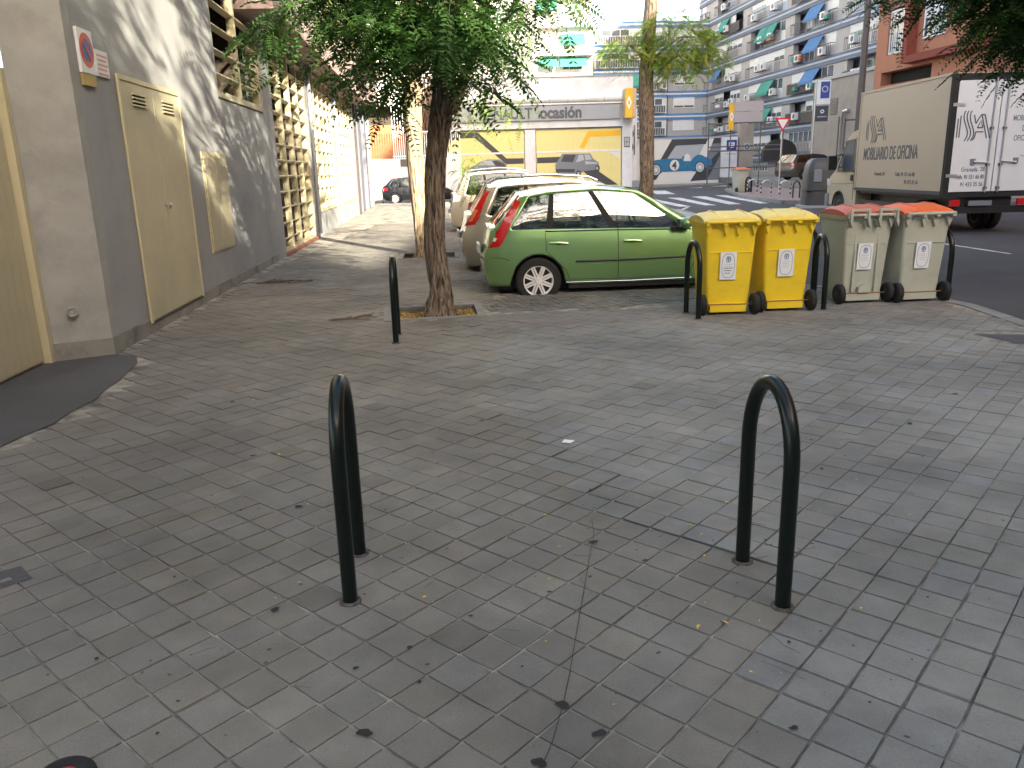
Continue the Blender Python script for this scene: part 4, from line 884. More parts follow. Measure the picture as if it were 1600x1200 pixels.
# ================================================================== WHEELED BINS
def bin_(label, x, y, rz, body, lid, handles=False, grp='wheeled bins by the kerb', sc=1, axle=True, sticker=True, kickplate=False, scrib=0):
    t = thing('wheeled_bin', label, 'bin', (x, y, 0), R(rz), grp); t.scale = (sc, sc, sc)
    m = MB(); lv = [(.075, .225, .035, .50), (.30, .235, .02, .53), (.60, .252, .005, .57), (.93, .272, -.015, .62)]
    def ring(z, hw, y0, y1, c=.035, n=5):
        out = []
        for cx, cy, a0 in ((hw-c, y1-c, 0), (-hw+c, y1-c, 90), (-hw+c, y0+c, 180), (hw-c, y0+c, 270)):
            for k in range(n): a = R(a0+90*k/(n-1)); out.append((cx+c*math.cos(a), cy+c*math.sin(a), z))
        return out
    rs_ = [ring(*q) for q in lv]; n = len(rs_[0]); vs = [p for r in rs_ for p in r]
    fs = [(i*n+k, i*n+(k+1) % n, (i+1)*n+(k+1) % n, (i+1)*n+k) for i in range(len(rs_)-1) for k in range(n)]+[tuple(range(n-1, -1, -1))]
    m.add(vs, fs); obj('body', m, body, t, smooth=True, sharp=30)
    f = MB(); a = ring(.925, .288, -.035, .645); b = ring(.965, .295, -.04, .655); c_ = ring(.965, .26, .0, .61)
    f.add(a+b+c_, [(k, (k+1) % n, n+(k+1) % n, n+k) for k in range(n)]+[(n+k, n+(k+1) % n, 2*n+(k+1) % n, 2*n+k) for k in range(n)]+[tuple(range(n-1, -1, -1))]); obj('rim', f, body, t, smooth=True, sharp=30)
    # lower step and skirt on the wheel side
    obj('base_step', MB().box(-.195, .195, -.005, .2, .03, .115), body, t); obj('foot', MB().box(-.20, .20, .3, .49, .0, .085), body, t)
    obj('panel_ridge', MB().box(-.225, .225, -.007, .02, .655, .662), body, t)
    # gussets below the rim
    for gx in (-.245, -.06, .07, .235):
        g_ = MB(); g_.xz([(gx-.035, .93), (gx+.035, .93), (gx, .83)], -.045, -.005); obj('gusset', g_, body, t)
    # lid: arched, a grid in x and y
    lm = MB(); prof = [(-.045, .985), (-.04, 1.015), (.02, 1.04), (.15, 1.062), (.32, 1.07), (.50, 1.052), (.62, 1.015), (.685, .975)]
    nx = 9; vs = []
    for yy, zz in prof:
        for i in range(nx):
            u = -1+2*i/(nx-1); e = .030*(abs(u)**5); vs.append((u*.292, yy, zz-e*1.2-.0*abs(u)))
    P_ = len(prof); fs = [(r*nx+i, r*nx+i+1, (r+1)*nx+i+1, (r+1)*nx+i) for r in range(P_-1) for i in range(nx-1)]
    b0 = len(vs)
    for yy, zz in prof:
        for i in range(nx): u = -1+2*i/(nx-1); vs.append((u*.288, yy, .962))
    for r in range(P_-1): fs += [(r*nx, (r+1)*nx, b0+(r+1)*nx, b0+r*nx), (b0+r*nx+nx-1, b0+(r+1)*nx+nx-1, (r+1)*nx+nx-1, r*nx+nx-1)]
    for i in range(nx-1): fs += [(b0+i, b0+i+1, i+1, i), ((P_-1)*nx+i, (P_-1)*nx+i+1, b0+(P_-1)*nx+i+1, b0+(P_-1)*nx+i)]
    lm.add(vs, fs); lo = obj('lid', lm, lid, t, smooth=True, sharp=40)
    for u in (-.14, .16): obj('lid_rib', MB().tube([(u, -.03, 1.02), (u, .15, 1.066), (u, .35, 1.074), (u, .6, 1.025)], .008, 6), lid, lo)
    hb = MB(); hb.tube([(-.27, -.075, .975), (.27, -.075, .975)], .017, 10)
    obj('handle_bar', hb, body, t, smooth=True)
    for u in (-.26, -.08, .08, .26): obj('hinge', MB().box(u-.02, u+.02, -.085, -.035, .94, .99), body, t)
    if handles:
        for u in (-.15, .17):
            h_ = MB(); h_.box(u-.11, u+.11, -.105, -.08, 1.02, 1.045); h_.box(u-.11, u-.085, -.105, -.08, .93, 1.02); h_.box(u+.085, u+.11, -.105, -.08, .93, 1.02); obj('grab_handle', h_, body, t)
            for q in (-.1, .1): g_ = MB(); g_.xz([(u+q-.02, .93), (u+q+.02, .93), (u+q+.02, .84)], -.1, -.02); obj('gusset', g_, body, t)
        for u in (-.13, .13): obj('body_rib', MB().box(u-.012, u+.012, -.006, .03, .13, .90), body, t)
    # wheels
    obj('axle', MB().tube([(-.27, -.005, .112), (.27, -.005, .112)], .007, 8), mat('rusty_rod', (.30, .13, .05), .7) if 'rusty_rod' not in bpy.data.materials else bpy.data.materials['rusty_rod'], t, smooth=True)
    for s in (-1, 1):
        wh = obj('wheel', MB().lathe([(.06, -.032), (.10, -.032), (.112, -.020), (.112, .020), (.10, .032), (.06, .032)], 24, axis='x', c=(s*.280, -.005, .112)), M['rubber'], t, smooth=True)
        obj('hub', MB().lathe([(.001, -.034), (.03, -.034), (.055, -.029), (.055, .029), (.03, .034), (.001, .034)], 16, axis='x', c=(s*.280, -.005, .112), cap=False), M['black'], wh, smooth=True)
    if sticker:
        T = Matrix.Translation((-.02, -.010, .52)) @ Matrix.Rotation(R(3.4), 4, 'X'); s_ = MB(); s_.box(-.085, .085, -.004, .0, -.145, .145, T=T); st_ = obj('sticker', s_, M['sticker'], t)
        o_ = MB(); pts = []
        for k in range(24):
            a = 2*math.pi*k/24; pts.append((.068*(abs(math.cos(a))**.6)*math.copysign(1, math.cos(a)), .128*(abs(math.sin(a))**.75)*math.copysign(1, math.sin(a))))
        for k in range(24):
            a_, b_ = pts[k], pts[(k+1) % 24]; q = [T @ Vector((a_[0], -.0055, a_[1])), T @ Vector((b_[0], -.0055, b_[1])), T @ Vector((b_[0]*.93, -.0055, b_[1]*.96)), T @ Vector((a_[0]*.93, -.0055, a_[1]*.96))]; o_.poly(q)
        obj('printed_oval', o_, M['stickblue'], st_)
        e_ = MB()
        for (a0, a1, z0, z1) in ((-.02, .02, .085, .098), (-.025, -.012, .055, .083), (-.006, .006, .05, .083), (.012, .025, .055, .083), (-.022, .022, .038, .046)): e_.box(a0, a1, -.0062, -.0052, z0, z1, T=T)
        obj('printed_emblem', e_, M['stickblue'], st_)
        l_ = MB()
        for k in range(4): l_.box(-.04, .04-.012*(k % 2), -.0062, -.0052, .012-.02*k, .0155-.02*k, T=T)
        obj('printed_lines', l_, M['glight'], st_)
        if scrib:
            l_ = MB(); rr = random.Random(scrib)
            for row in range(3):
                x_ = -.055+.01*row
                for k in range(9-2*row):
                    l_.box(x_, x_+.0035, -.0064, -.0054, -.03-.027*row, -.03-.027*row+rr.uniform(.006, .018), T=T); l_.box(x_, x_+.009, -.0064, -.0054, -.03-.027*row+.006, -.03-.027*row+.009, T=T); x_ += .0125
            obj('handwriting', l_, M['dark'], st_)
    if kickplate:
        k_ = MB(); k_.xz([(-.07, .12), (.07, .12), (.07, .18), (.03, .205), (-.03, .205), (-.07, .18)], -.03, .02); obj('kick_plate', k_, body, t)
    return t
bin_('yellow wheeled bin with handwriting on its sticker, next to the green car', 2.32, 8.42, 1, M['yellow'], M['yellow_l'], scrib=3)
bin_('yellow wheeled bin with clean sticker, right of the other yellow bin', 2.97, 8.55, 3, M['yellow'], M['yellow_l'])
bin_('grey wheeled bin with faded orange lid and grab handles', 3.97, 8.92, 4, M['bingrey'], mat('faded_orange_lid', (.52, .14, .085), .5, var=.1, scale=4), handles=True, kickplate=True)
bin_('grey wheeled bin with bright orange lid, rightmost of the row', 4.60, 8.90, 6, M['bingrey'], M['orange_l'])
bin_('grey bin with red lid standing on the far island', 13.2, 46.0, 10, M['bingrey'], M['orange_l'], grp='far street bins' and None, sc=1.27, sticker=False)
# big dark container
ig = thing('waste_container', 'large dark grey rounded waste container left of the truck cab', 'container', (11.95, 31.0, -.12), R(-8))
m = MB(); prof = [(0.05, 1.0), (.3, 1.0), (1.3, .96), (1.55, .90), (1.72, .78), (1.80, .60)]; n = 28; vs = []
for z, s in prof:
    for k in range(n):
        a = 2*math.pi*k/n; c, s_ = math.cos(a), math.sin(a); e = .42
        vs.append((.74*s*abs(c)**e*math.copysign(1, c), .6*s*abs(s_)**e*math.copysign(1, s_), z))
fs = [(i*n+k, i*n+(k+1) % n, (i+1)*n+(k+1) % n, (i+1)*n+k) for i in range(len(prof)-1) for k in range(n)]+[tuple(range((len(prof)-1)*n, len(prof)*n))]
m.add(vs, fs); obj('shell', m, M['igloo'], ig, smooth=True, sharp=50)
obj('base_ring', MB().box(-.85, .85, -.7, .7, 0, .09), M['grey'], ig); obj('front_panel', MB().box(-.5, -.22, -.625, -.59, .95, 1.4), M['gmid'], ig); obj('seam', MB().box(-.755, .755, -.612, .612, .62, .64), M['black'], ig)
# ================================================================== VEHICLES
def lerp(a, b, t): return a+(b-a)*t
def interp(x, P):
    if x <= P[0][0]: return P[0][1]
    for (a, b), (c, d) in zip(P, P[1:]):
        if x <= c: return b+(d-b)*(x-a)/(c-a)
    return P[-1][1]
def wheel(parent, x, y, r, side, w=.19, rim='hub', spokes=8, twin=False):
    t = w/2
    tyre = obj('wheel', MB().lathe([(r*.66, -t), (r*.9, -t), (r*.985, -t*.75), (r, -t*.4), (r, t*.4), (r*.985, t*.75), (r*.9, t), (r*.66, t)], 32, axis='y', c=(x, y, r), cap=False), M['rubber'], parent, smooth=True)
    o = side*t
    rm_ = MB(); rm_.lathe([(r*.67, o*.98), (r*.60, o*.80), (r*.60, -o*.2)], 32, axis='y', c=(x, y, r), cap=False); rm_.lathe([(.001, o*.55), (r*.6, o*.55)], 24, axis='y', c=(x, y, r), cap=False, m=1)
    rm_.lathe([(.001, o*1.0), (r*.13, o*1.0), (r*.16, o*.85), (r*.16, o*.55)], 20, axis='y', c=(x, y, r), cap=False)
    for k in range(spokes):
        a = 2*math.pi*(k+.5)/spokes
        for d in (-1, 1):
            T = Matrix.Translation((x, y, r)) @ Matrix.Rotation(a, 4, 'Y') @ Matrix.Translation((0, 0, 0))
            x0 = d*r*.052; rm_.box(min(x0-r*.038, x0+r*.038), max(x0-r*.038, x0+r*.038), min(o*.60, o*.92), max(o*.60, o*.92), r*.13, r*.64, T=T)
    obj('hubcap', rm_, [M[rim], M['black']], tyre, smooth=True, sharp=30)
    return tyre
def car(label, loc_, rz, C, paintm, glassm='glass', grp=None, cat='car', detail=True, seats=True):
    t = thing('parked_car', label, cat, loc_, R(rz), grp)
    wb_, r, W = C['wb'], C['r'], C['W']/2
    xr, xf = -C['ro'], wb_+C['fo']
    belt = C['belt']; zb = lambda x: interp(x, belt)
    xrb, xrt, xwt, xc = C['xrb'], C['xrt'], C['xwt'], C['xc']
    roof = C['roof']; zr = lambda x: interp(x, roof); hood = C['hood']
    Wr = C.get('Wr', .80)*W; sill = C.get('sill', .20)
    def plan(x):
        k = 1.0
        d = x-xr
        if d < .45: k -= .15*(1-d/.45)**2.2
        d = xf-x
        if d < .75: k -= .26*(1-d/.75)**2.0
        return k
    def sec(z, zbv):
        h = (z-sill)/(zbv-sill)
        return interp(h, [(-.2, .92), (0, .945), (.18, .975), (.42, 1.0), (.6, .998), (.85, .975), (1.0, .945), (1.15, .92)])
    def sy(x, z):
        zv = zb(x)
        if z <= zv: return W*plan(x)*sec(z, zv)
        # greenhouse
        h = min(1, (z-zv)/max(.01, (zr(x)-.045)-zv)); b0 = W*plan(x)*.945
        return lerp(b0, Wr, h)+.018*math.sin(h*math.pi)
    arch = [(0, r), (wb_, r)]; ra = r*1.17
    def zlow(x):
        z = sill+.0
        for ax, ar in arch:
            d = abs(x-ax)
            if d < ra: z = max(z, r*.98+math.sqrt(ra*ra-d*d)-.0*r)
        return z
    # columns
    wins = C['wins']
    ss = set([0, 1]);
    for a, b in wins: ss |= {a, b}
    tox = lambda s: lerp(xrb, xc, s); tos = lambda x: (x-xrb)/(xc-xrb)
    xs_arch = []
    for ax, ar in arch:
        for q in (1.0, .985, .93, .82, .66, .45, .2, 0): xs_arch += [ax-q*ra, ax+q*ra]
    extra = [xr+q for q in (0, .03, .08, .16, .28)]+[xf-q for q in (0, .05, .14, .28, .45, .6)]+[lerp(xrb, xc, k/14) for k in range(15)]
    cols = []
    for x in sorted(set(round(v, 4) for v in xs_arch+extra)):
        if xr <= x < xrb-.012 or xc+.012 < x <= xf: cols.append(('b', x))
        elif xrb < x < xc and min(abs(tos(x)-s) for s in ss) > .012: cols.append(('g', tos(x)))
    cols += [('b', xrb-.006), ('b', xc+.006)]+[('g', s) for s in ss]
    key = lambda c: c[1] if c[0] == 'b' else tox(c[1])+(1e-5 if c[1] == 0 else 0)
    cols.sort(key=key)
    fr = [0, .06, .16, .3, .45, .6, .75, .88, 1.0]; hs = [.045, .12, .3, .5, .7, .88, .93, 1.0]; yf = [.93, .8, .55, .28, 0]
    NR = len(fr)+len(hs)+len(yf)
    ez = C.get('rearprof', [(0, 0)]); ef = C.get('frontprof', [(0, 0)])
    V = []
    for typ, val in cols:
        x = val if typ == 'b' else tox(val); zl = zlow(x); zv = zb(x); row = []
        for f_ in fr:
            z = lerp(zl, zv, f_); dx = 0
            if x < xr+.45: dx = interp(z, ez)*(1-(x-xr)/.45)
            if x > xf-.5: dx = -interp(z, ef)*(1-(xf-x)/.5)
            row.append((x+dx, sy(x, z), z))
        if typ == 'b':
            zh = interp(x, hood)
            for h in hs: row.append((x+dx, sy(x, zv)*(1-.10*h), lerp(zv, zh, h**.7)))
            for q in yf: row.append((x+dx, sy(x, zv)*.90*q, zh+.035*(1-q*q)))
        else:
            xt = lerp(xrt, xwt, val); zt = zr(xt)-.045; y0 = sy(x, zv)
            for h in hs:
                bulge = .03*math.sin(h*math.pi/1.0)
                row.append((lerp(x, xt, h), lerp(y0, Wr, h)+bulge*.7, lerp(zv, zt, h)))
            for q in yf: row.append((xt, Wr*q, zt+.045*(1-q**2.5)))
        V.append(row)
    parts = {}
    def face(nm, *q):
        two = nm.startswith('side_window') or nm.startswith('pillar')
        m = parts.setdefault(nm, MB()); vs = list(q); m.add(vs, [tuple(range(len(vs)))])
        if two: m = parts.setdefault(nm+'#', MB())
        m.add([(v[0], -v[1], v[2]) for v in vs[::-1]], [tuple(range(len(vs)))])
    H0 = len(fr)
    for i in range(len(cols)-1):
        ca, cb = cols[i], cols[i+1]
        for j in range(NR-1):
            nm = 'body'
            if ca[0] == 'g' and cb[0] == 'g':
                sm = (ca[1]+cb[1])/2
                if H0 <= j < H0+len(hs)-2 and j >= H0:
                    for k, (a, b) in enumerate(wins):
                        if a <= sm <= b: nm = 'side_window_%d' % k
                    if nm == 'body' and C.get('blackpillars', True) and wins[0][0] < sm < wins[-1][1]: nm = 'pillar_trim_%d' % sum(sm > a for a, b in wins)
            elif ca[0] == 'b' and cb[0] == 'g' and j >= H0+len(hs): nm = 'rear_window'
            elif ca[0] == 'g' and cb[0] == 'b' and j >= H0+len(hs): nm = 'windscreen'
            face(nm, V[i][j], V[i+1][j], V[i+1][j+1], V[i][j+1])
    for ci, sg_ in ((0, 1), (-1, -1)):   # end caps
        row = V[ci]
        for j in range(NR-1):
            a, b = row[j], row[j+1]; face('body', (a[0]-.03*sg_, 0, a[2]), a, b, (b[0]-.03*sg_, 0, b[2]))
    gm = M[glassm]
    for nm, mb in parts.items():
        me = bpy.data.meshes.new(nm)
        # weld
        idx = {}; vs = []; fs = []
        for f in mb.f:
            q = []
            for k in f:
                p = tuple(round(c, 4) for c in mb.v[k])
                if p not in idx: idx[p] = len(vs); vs.append(p)
                if not q or q[-1] != idx[p]: q.append(idx[p])
            if len(q) > 1 and q[0] == q[-1]: q.pop()
            if len(set(q)) >= 3: fs.append(tuple(q))
        me.from_pydata(vs, [], fs); me.validate(); me.polygons.foreach_set('use_smooth', [True]*len(me.polygons))
        bm = bmesh.new(); bm.from_mesh(me); bmesh.ops.recalc_face_normals(bm, faces=bm.faces); bm.to_mesh(me); bm.free()
        me.set_sharp_from_angle(angle=R(42))
        isg = 'window' in nm or nm == 'windscreen'
        me.materials.append(gm if isg else (M['rubber'] if nm.startswith('pillar') else paintm))
        if nm == 'body': me.materials.append(M['seat'])
        real = 'side_window' if nm.startswith('side_window') else ('pillar_trim' if nm.startswith('pillar') else nm)
        o_ = link(real, me, t)
        if nm == 'body':
            so2 = o_.modifiers.new('lining', 'SOLIDIFY'); so2.thickness = .012; so2.offset = -1; so2.material_offset = 1; so2.material_offset_rim = 0
    # inner tub, seats
    ub = MB(); ub.box(xr+.15, xf-.2, -(W-.27), W-.27, .17, .60); ub.box(ra+.05, wb_-ra-.05, -(W-.06), W-.06, .18, .60); ub.box(xr+.12, -ra-.03, -(W-.12), W-.12, .30, .6); obj('underbody', ub, M['black'], t)
    if seats:
        for x, ys_ in ((C.get('seat', wb_*.42), (-.36, .36)), (C.get('seat', wb_*.42)-.85, (-.42, 0, .42))):
            for y in ys_:
                s_ = MB(); T = Matrix.Translation((x, y, .55)) @ Matrix.Rotation(R(-14), 4, 'Y'); s_.box(-.06, .08, -.22, .22, 0, .52, T=T); s_.box(-.03, .06, -.12, .12, .55, .76, T=T); obj('seat', s_, M['seat'], t)
        sw = MB(); T = Matrix.Translation((C.get('seat', 1.1)+.55, .36, .92)) @ Matrix.Rotation(R(65), 4, 'Y')
        sw.tube([T @ Vector((.18*math.cos(a*R(20)), .18*math.sin(a*R(20)), 0)) for a in range(19)], .015, 6); obj('steering_wheel', sw, M['black'], t)
        obj('dashboard', MB().box(xc-.55, xc-.02, -(W-.2), W-.2, .6, .88), M['seat'], t)
    for s in (-1, 1):
        for ax in (0, wb_): wheel(t, ax, s*(W-.10), r, s, rim=C.get('rim', 'hub'), spokes=C.get('spokes', 8))
    t['_'] = 0; del t['_']
    return t, sy, zb, W, V
def strip(parent, sy, pts, mt, nm='shut_line', r=.0035, off=.0015, sides=(-1,), n=6):
    for s in sides:
        P_ = []
        for (a, b), (c, d) in zip(pts, pts[1:]):
            for k in range(n): P_.append((lerp(a, c, k/n), lerp(b, d, k/n)))
        P_.append(pts[-1]); obj(nm, MB().tube([(x, s*(sy(x, z)+off), z) for x, z in P_], r, 5), M[mt], parent, smooth=True)
def patch(parent, sy, q, mt, nm, off=.008, sides=(-1,), n=8, th=.02):
    for s in sides:
        m = MB(); vs = []
        for i in range(n+1):
            for j in range(n+1):
                u, v = i/n, j/n; x = lerp(lerp(q[0][0], q[1][0], u), lerp(q[3][0], q[2][0], u), v); z = lerp(lerp(q[0][1], q[1][1], u), lerp(q[3][1], q[2][1], u), v)
                e = min(u, 1-u, v, 1-v); o = off if e > .01 else -.012
                vs.append((x, s*(sy(x, z)+o), z))
        m.add(vs, [(i*(n+1)+j, (i+1)*(n+1)+j, (i+1)*(n+1)+j+1, i*(n+1)+j+1) for i in range(n) for j in range(n)]); obj(nm, m, mt if not isinstance(mt, str) else M[mt], parent, smooth=True)
HB_ = dict(wb=2.49, r=.295, W=1.68, ro=.66, fo=.78, belt=[(-.66, .93), (0, .925), (1.2, .90), (2.1, .875), (3.27, .70)], xrb=-.57, xrt=-.20, xwt=1.32, xc=2.12,
           roof=[(-.2, 1.385), (.2, 1.445), (.8, 1.47), (1.32, 1.42)], hood=[(-.66, .96), (-.5, .98), (2.1, .93), (2.6, .90), (3.1, .78), (3.27, .66)], Wr=.75,
           wins=[(.085, .250), (.285, .560), (.60, .925)], rearprof=[(.2, .06), (.35, .0), (.5, -.02), (.62, -.02), (.72, .03), (.95, .08)], frontprof=[(.2, .06), (.4, 0), (.6, .02), (.8, .2)], seat=.95, sill=.235)
GREEN = paint('green_metallic', (.19, .35, .14), .55, .30)
gc, sy, zb, W, V = car('metallic green hatchback parked side on beside the yellow bins', (.31, 11.02, -.12), 4.5, HB_, GREEN)
strip(gc, sy, [(1.0, 1.30), (1.03, .90), (1.03, .30)], 'black', r=.004); strip(gc, sy, [(.10, .90), (.11, .66), (.20, .58), (.36, .42), (.42, .26)], 'black'); strip(gc, sy, [(2.02, .86), (2.03, .5), (1.95, .30), (1.90, .28)], 'black')
strip(gc, sy, [(.42, .30), (1.2, .29), (1.92, .30)], 'black', r=.003); strip(gc, sy, [(-.62, .60), (-.45, .60), (-.36, .565)], 'black')
strip(gc, sy, [(.48, .53), (1.0, .53), (1.98, .545)], 'black', 'rub_strip', r=.013, off=.004); strip(gc, sy, [(.1, .915), (1.0, .905), (2.02, .885)], 'black', 'window_seal', r=.009, off=.002)
strip(gc, sy, [(.36, .262), (1.2, .255), (2.0, .265)], 'chrome', 'sill_trim', r=.006)
for x in (.17, 1.12):
    patch(gc, sy, [(x+.045, .725), (x+.15, .725), (x+.15, .80), (x+.045, .80)], mat('recess_shade', (.03, .06, .02), .5, var=0), 'handle_recess_shade', off=.006, n=3); strip(gc, sy, [(x-.01, .768), (x+.09, .775), (x+.2, .76)], 'hoop', 'door_handle', r=.010, off=.018)  # dark patch paints the shade of the hollow behind each handle
    obj('door_handle', MB().tube([(x-.02, -(sy(x, .77)+.012), .768), (x+.1, -(sy(x+.1, .77)+.028), .772), (x+.21, -(sy(x+.2, .76)+.012), .758)], .017, 8), GREEN, gc, smooth=True)
patch(gc, sy, [(-.63, .72), (-.47, .73), (-.165, 1.31), (-.265, 1.31)], 'lampred', 'tail_lamp', off=.012, sides=(-1, 1), n=10)
patch(gc, sy, [(-.575, .80), (-.53, .80), (-.50, .85), (-.55, .86)], 'lampcl', 'lamp_segment', off=.020); patch(gc, sy, [(-.53, .90), (-.47, .91), (-.32, 1.16), (-.36, 1.17)], 'lampor' if 0 else 'lampred', 'lamp_segment', off=.020)
patch(gc, sy, [(2.14, .655), (2.23, .65), (2.23, .685), (2.14, .69)], 'lampcl', 'side_repeater', off=.010, n=3)
mr_ = MB(); yv = -(sy(1.9, .95)+.10)
for s_ in (1,): 
    prof = [(0, .02), (.03, .07), (.09, .088), (.15, .07), (.17, .02)]
    vs = []
    for dx, q in prof:
        for k in range(12): a = 2*math.pi*k/12; vs.append((1.80+dx, yv+1.25*q*math.cos(a)*.9, .965+q*math.sin(a)*.85))
    mr_.add(vs, [(i*12+k, i*12+(k+1) % 12, (i+1)*12+(k+1) % 12, (i+1)*12+k) for i in range(len(prof)-1) for k in range(12)]+[tuple(range(12)), tuple(range(48, 60))])
obj('mirror', mr_, GREEN, gc, smooth=True, sharp=60); obj('mirror_base', MB().box(1.72, 1.92, yv+.01, yv+.13, .885, .925), M['black'], gc)
obj('mirror_glass', MB().box(1.785, 1.797, yv-.08, yv+.06, .92, 1.02), M['pane'], gc)
patch(gc, sy, [(1.80, .90), (2.05, .885), (1.96, .96), (1.74, 1.08)], 'black', 'quarter_panel', off=.004, n=4)
# rubber arch lips
for ax in (0, 2.49): 
    rr = .295*1.17-.003; strip(gc, sy, [(ax+rr*math.cos(R(a)), .29+rr*math.sin(R(a))) for a in range(0, 181, 12)], 'black', 'arch_lip', r=.009, off=-.012, n=1)
# roof ditch line, aerial, wiper
obj('roof_line', MB().tube([(lerp(-.18, 1.3, k/10), -.62, interp(lerp(-.18, 1.3, k/10), HB_['roof'])-.015) for k in range(11)], .004, 5), M['black'], gc)
obj('aerial', MB().tube([(-.02, 0, 1.42), (-.12, 0, 1.62)], .004, 5), M['black'], gc)
# other parked cars
EST = dict(wb=2.65, r=.31, W=1.72, ro=.92, fo=.86, belt=[(-.92, .97), (0, .96), (1.2, .94), (2.3, .90), (3.5, .72)], xrb=-.82, xrt=-.50, xwt=1.35, xc=2.22, roof=[(-.5, 1.46), (0, 1.50), (.8, 1.52), (1.35, 1.46)],
           hood=[(-.92, 1.0), (-.7, 1.02), (2.2, .96), (2.8, .92), (3.3, .80), (3.52, .68)], Wr=.78, wins=[(.10, .30), (.33, .59), (.62, .93)], rearprof=[(.2, .06), (.5, -.03), (.65, -.02), (.75, .03), (1.0, .08)], sill=.2, seat=.95)
SILV = paint('champagne_silver', (.42, .39, .32), .6, .33); BEI = paint('pale_gold', (.52, .48, .40), .5, .33)
DRED = paint('dark_red_paint', (.22, .015, .02), .2, .3); BLK = paint('black_paint', (.012, .014, .02), .2, .25); BRN = paint('brown_grey_paint', (.075, .068, .06), .4, .33)
c2, s2, *_ = car('silver estate car with roof rails parked directly behind the green hatchback', (.15, 13.65, -.12), 5, EST, SILV, 'glass_d', seats=False)
patch(c2, s2, [(-.90, .84), (-.72, .86), (-.46, 1.38), (-.54, 1.38)], 'lampred', 'tail_lamp', off=.02, sides=(-1, 1), n=8); patch(c2, s2, [(-.86, .88), (-.78, .89), (-.66, 1.10), (-.72, 1.11)], 'lampor', 'lamp_segment', off=.028)
for s in (-1, 1): obj('roof_rail', MB().tube([(-.52, s*.60, 1.47), (-.35, s*.60, 1.55), (.5, s*.61, 1.59), (1.1, s*.60, 1.54), (1.25, s*.60, 1.48)], .018, 8), M['chrome'], c2, smooth=True)
c3, s3_, *_ = car('dark red small car squeezed between the silver estate and the beige one', (-.12, 16.2, -.12), 5, dict(HB_, roof=[(-.2, 1.45), (.2, 1.52), (.8, 1.54), (1.32, 1.48)]), DRED, 'glass_d', seats=False)
patch(c3, s3_, [(-.64, .86), (-.42, .88), (-.38, 1.05), (-.60, 1.06)], 'lampred', 'tail_lamp', off=.02, sides=(-1, 1))
SUV = dict(wb=2.62, r=.34, W=1.80, ro=.80, fo=.86, belt=[(-.8, 1.07), (0, 1.05), (1.2, 1.02), (2.2, .98), (3.4, .82)], xrb=-.68, xrt=-.42, xwt=1.25, xc=2.15, roof=[(-.42, 1.62), (0, 1.66), (.8, 1.68), (1.25, 1.63)],
           hood=[(-.8, 1.1), (-.6, 1.11), (2.1, 1.05), (2.8, 1.0), (3.3, .9), (3.48, .78)], Wr=.78, wins=[(.09, .28), (.31, .58), (.61, .92)], rearprof=[(.2, .05), (.5, -.04), (.7, -.02), (.9, .05)], sill=.26, seat=.95)
c4, s4_, *_ = car('pale gold tall hatchback with its rear next to the tree trunk', (-.72, 22.3, -.12), 5, SUV, BEI, 'glass_d', seats=False)
patch(c4, s4_, [(-.78, .88), (-.60, .90), (-.55, 1.08), (-.74, 1.09)], 'lampcl', 'tail_lamp', off=.02, sides=(-1, 1))
for c_, W_, z_, xr_ in ((c2, .55, .62, -.985), (c4, .6, .60, -.875), (gc, .5, .62, -.72)):
    obj('number_plate', MB().box(xr_-.012, xr_+.02, -.26, .26, z_, z_+.11), M['white'], c_)
for s in (-1, 1): obj('roof_rail', MB().tube([(-.4, s*.64, 1.62), (-.2, s*.64, 1.70), (.5, s*.64, 1.74), (1.0, s*.64, 1.70), (1.2, s*.64, 1.64)], .02, 8), M['chrome'], c4, smooth=True)
c5, s5_, *_ = car('black hatchback parked in front of the white fenced wall', (-6.30, 47.0, -.12), 2, dict(HB_, W=1.75), BLK, 'glass', seats=True)
patch(c5, s5_, [(-.63, .72), (-.40, .74), (-.38, .90), (-.60, .90)], 'lampred', 'tail_lamp', off=.015, sides=(-1, 1))
c6, s6_, *_ = car('brown grey estate parked on the raised forecourt behind the give way sign', (18.7, 53.3, .45), 14, dict(EST, W=1.85, rim='alu'), BRN, 'glass_d', seats=False)
c6.scale = (1.08, 1.08, 1.08); patch(c6, s6_, [(-.92, .80), (-.62, .82), (-.62, .97), (-.90, .98)], 'lampred', 'tail_lamp', off=.02, sides=(-1, 1))
# ------------------------------------------------------------------ box truck (local y runs forwards, away from the viewer)
TK = thing('box_truck', 'beige box truck with white rear doors lettered for office furniture', 'truck', (9.72, 18.3, -.12), R(-.5), None)
BL = 4.75; z0, z1 = .93, 3.40; wd = 2.12
obj('cargo_box', MB().box(0, wd, .06, BL, z0, z1), M['trk'], TK)
f = MB(); f.box(-.02, .11, -.045, .06, z0-.12, z1+.02); f.box(wd-.11, wd+.02, -.02, .06, z0-.12, z1+.02); f.box(.11, wd-.11, -.02, .06, z1-.12, z1+.02); f.box(.11, wd-.11, -.02, .06, z0-.12, z0); obj('rear_frame', f, M['rubber'], TK)
cx = wd/2
dl = obj('rear_door', MB().box(.115, cx-.012, -.035, .03, z0+.005, z1-.125), M['trkwhite'], TK); drr = obj('rear_door', MB().box(cx+.012, wd-.115, -.035, .03, z0+.005, z1-.125), M['trkwhite'], TK)
for x, d in ((cx-.15, dl), (cx+.13, drr)):
    lb = obj('locking_bar', MB().tube([(x, -.065, z0-.02), (x, -.065, z1-.08)], .016, 8), M['alu'], d, smooth=True)
    for z in (z0+.05, z0+.55, 2.25, z1-.16): obj('bar_bracket', MB().box(x-.04, x+.04, -.075, -.036, z, z+.05), M['rail'], d)
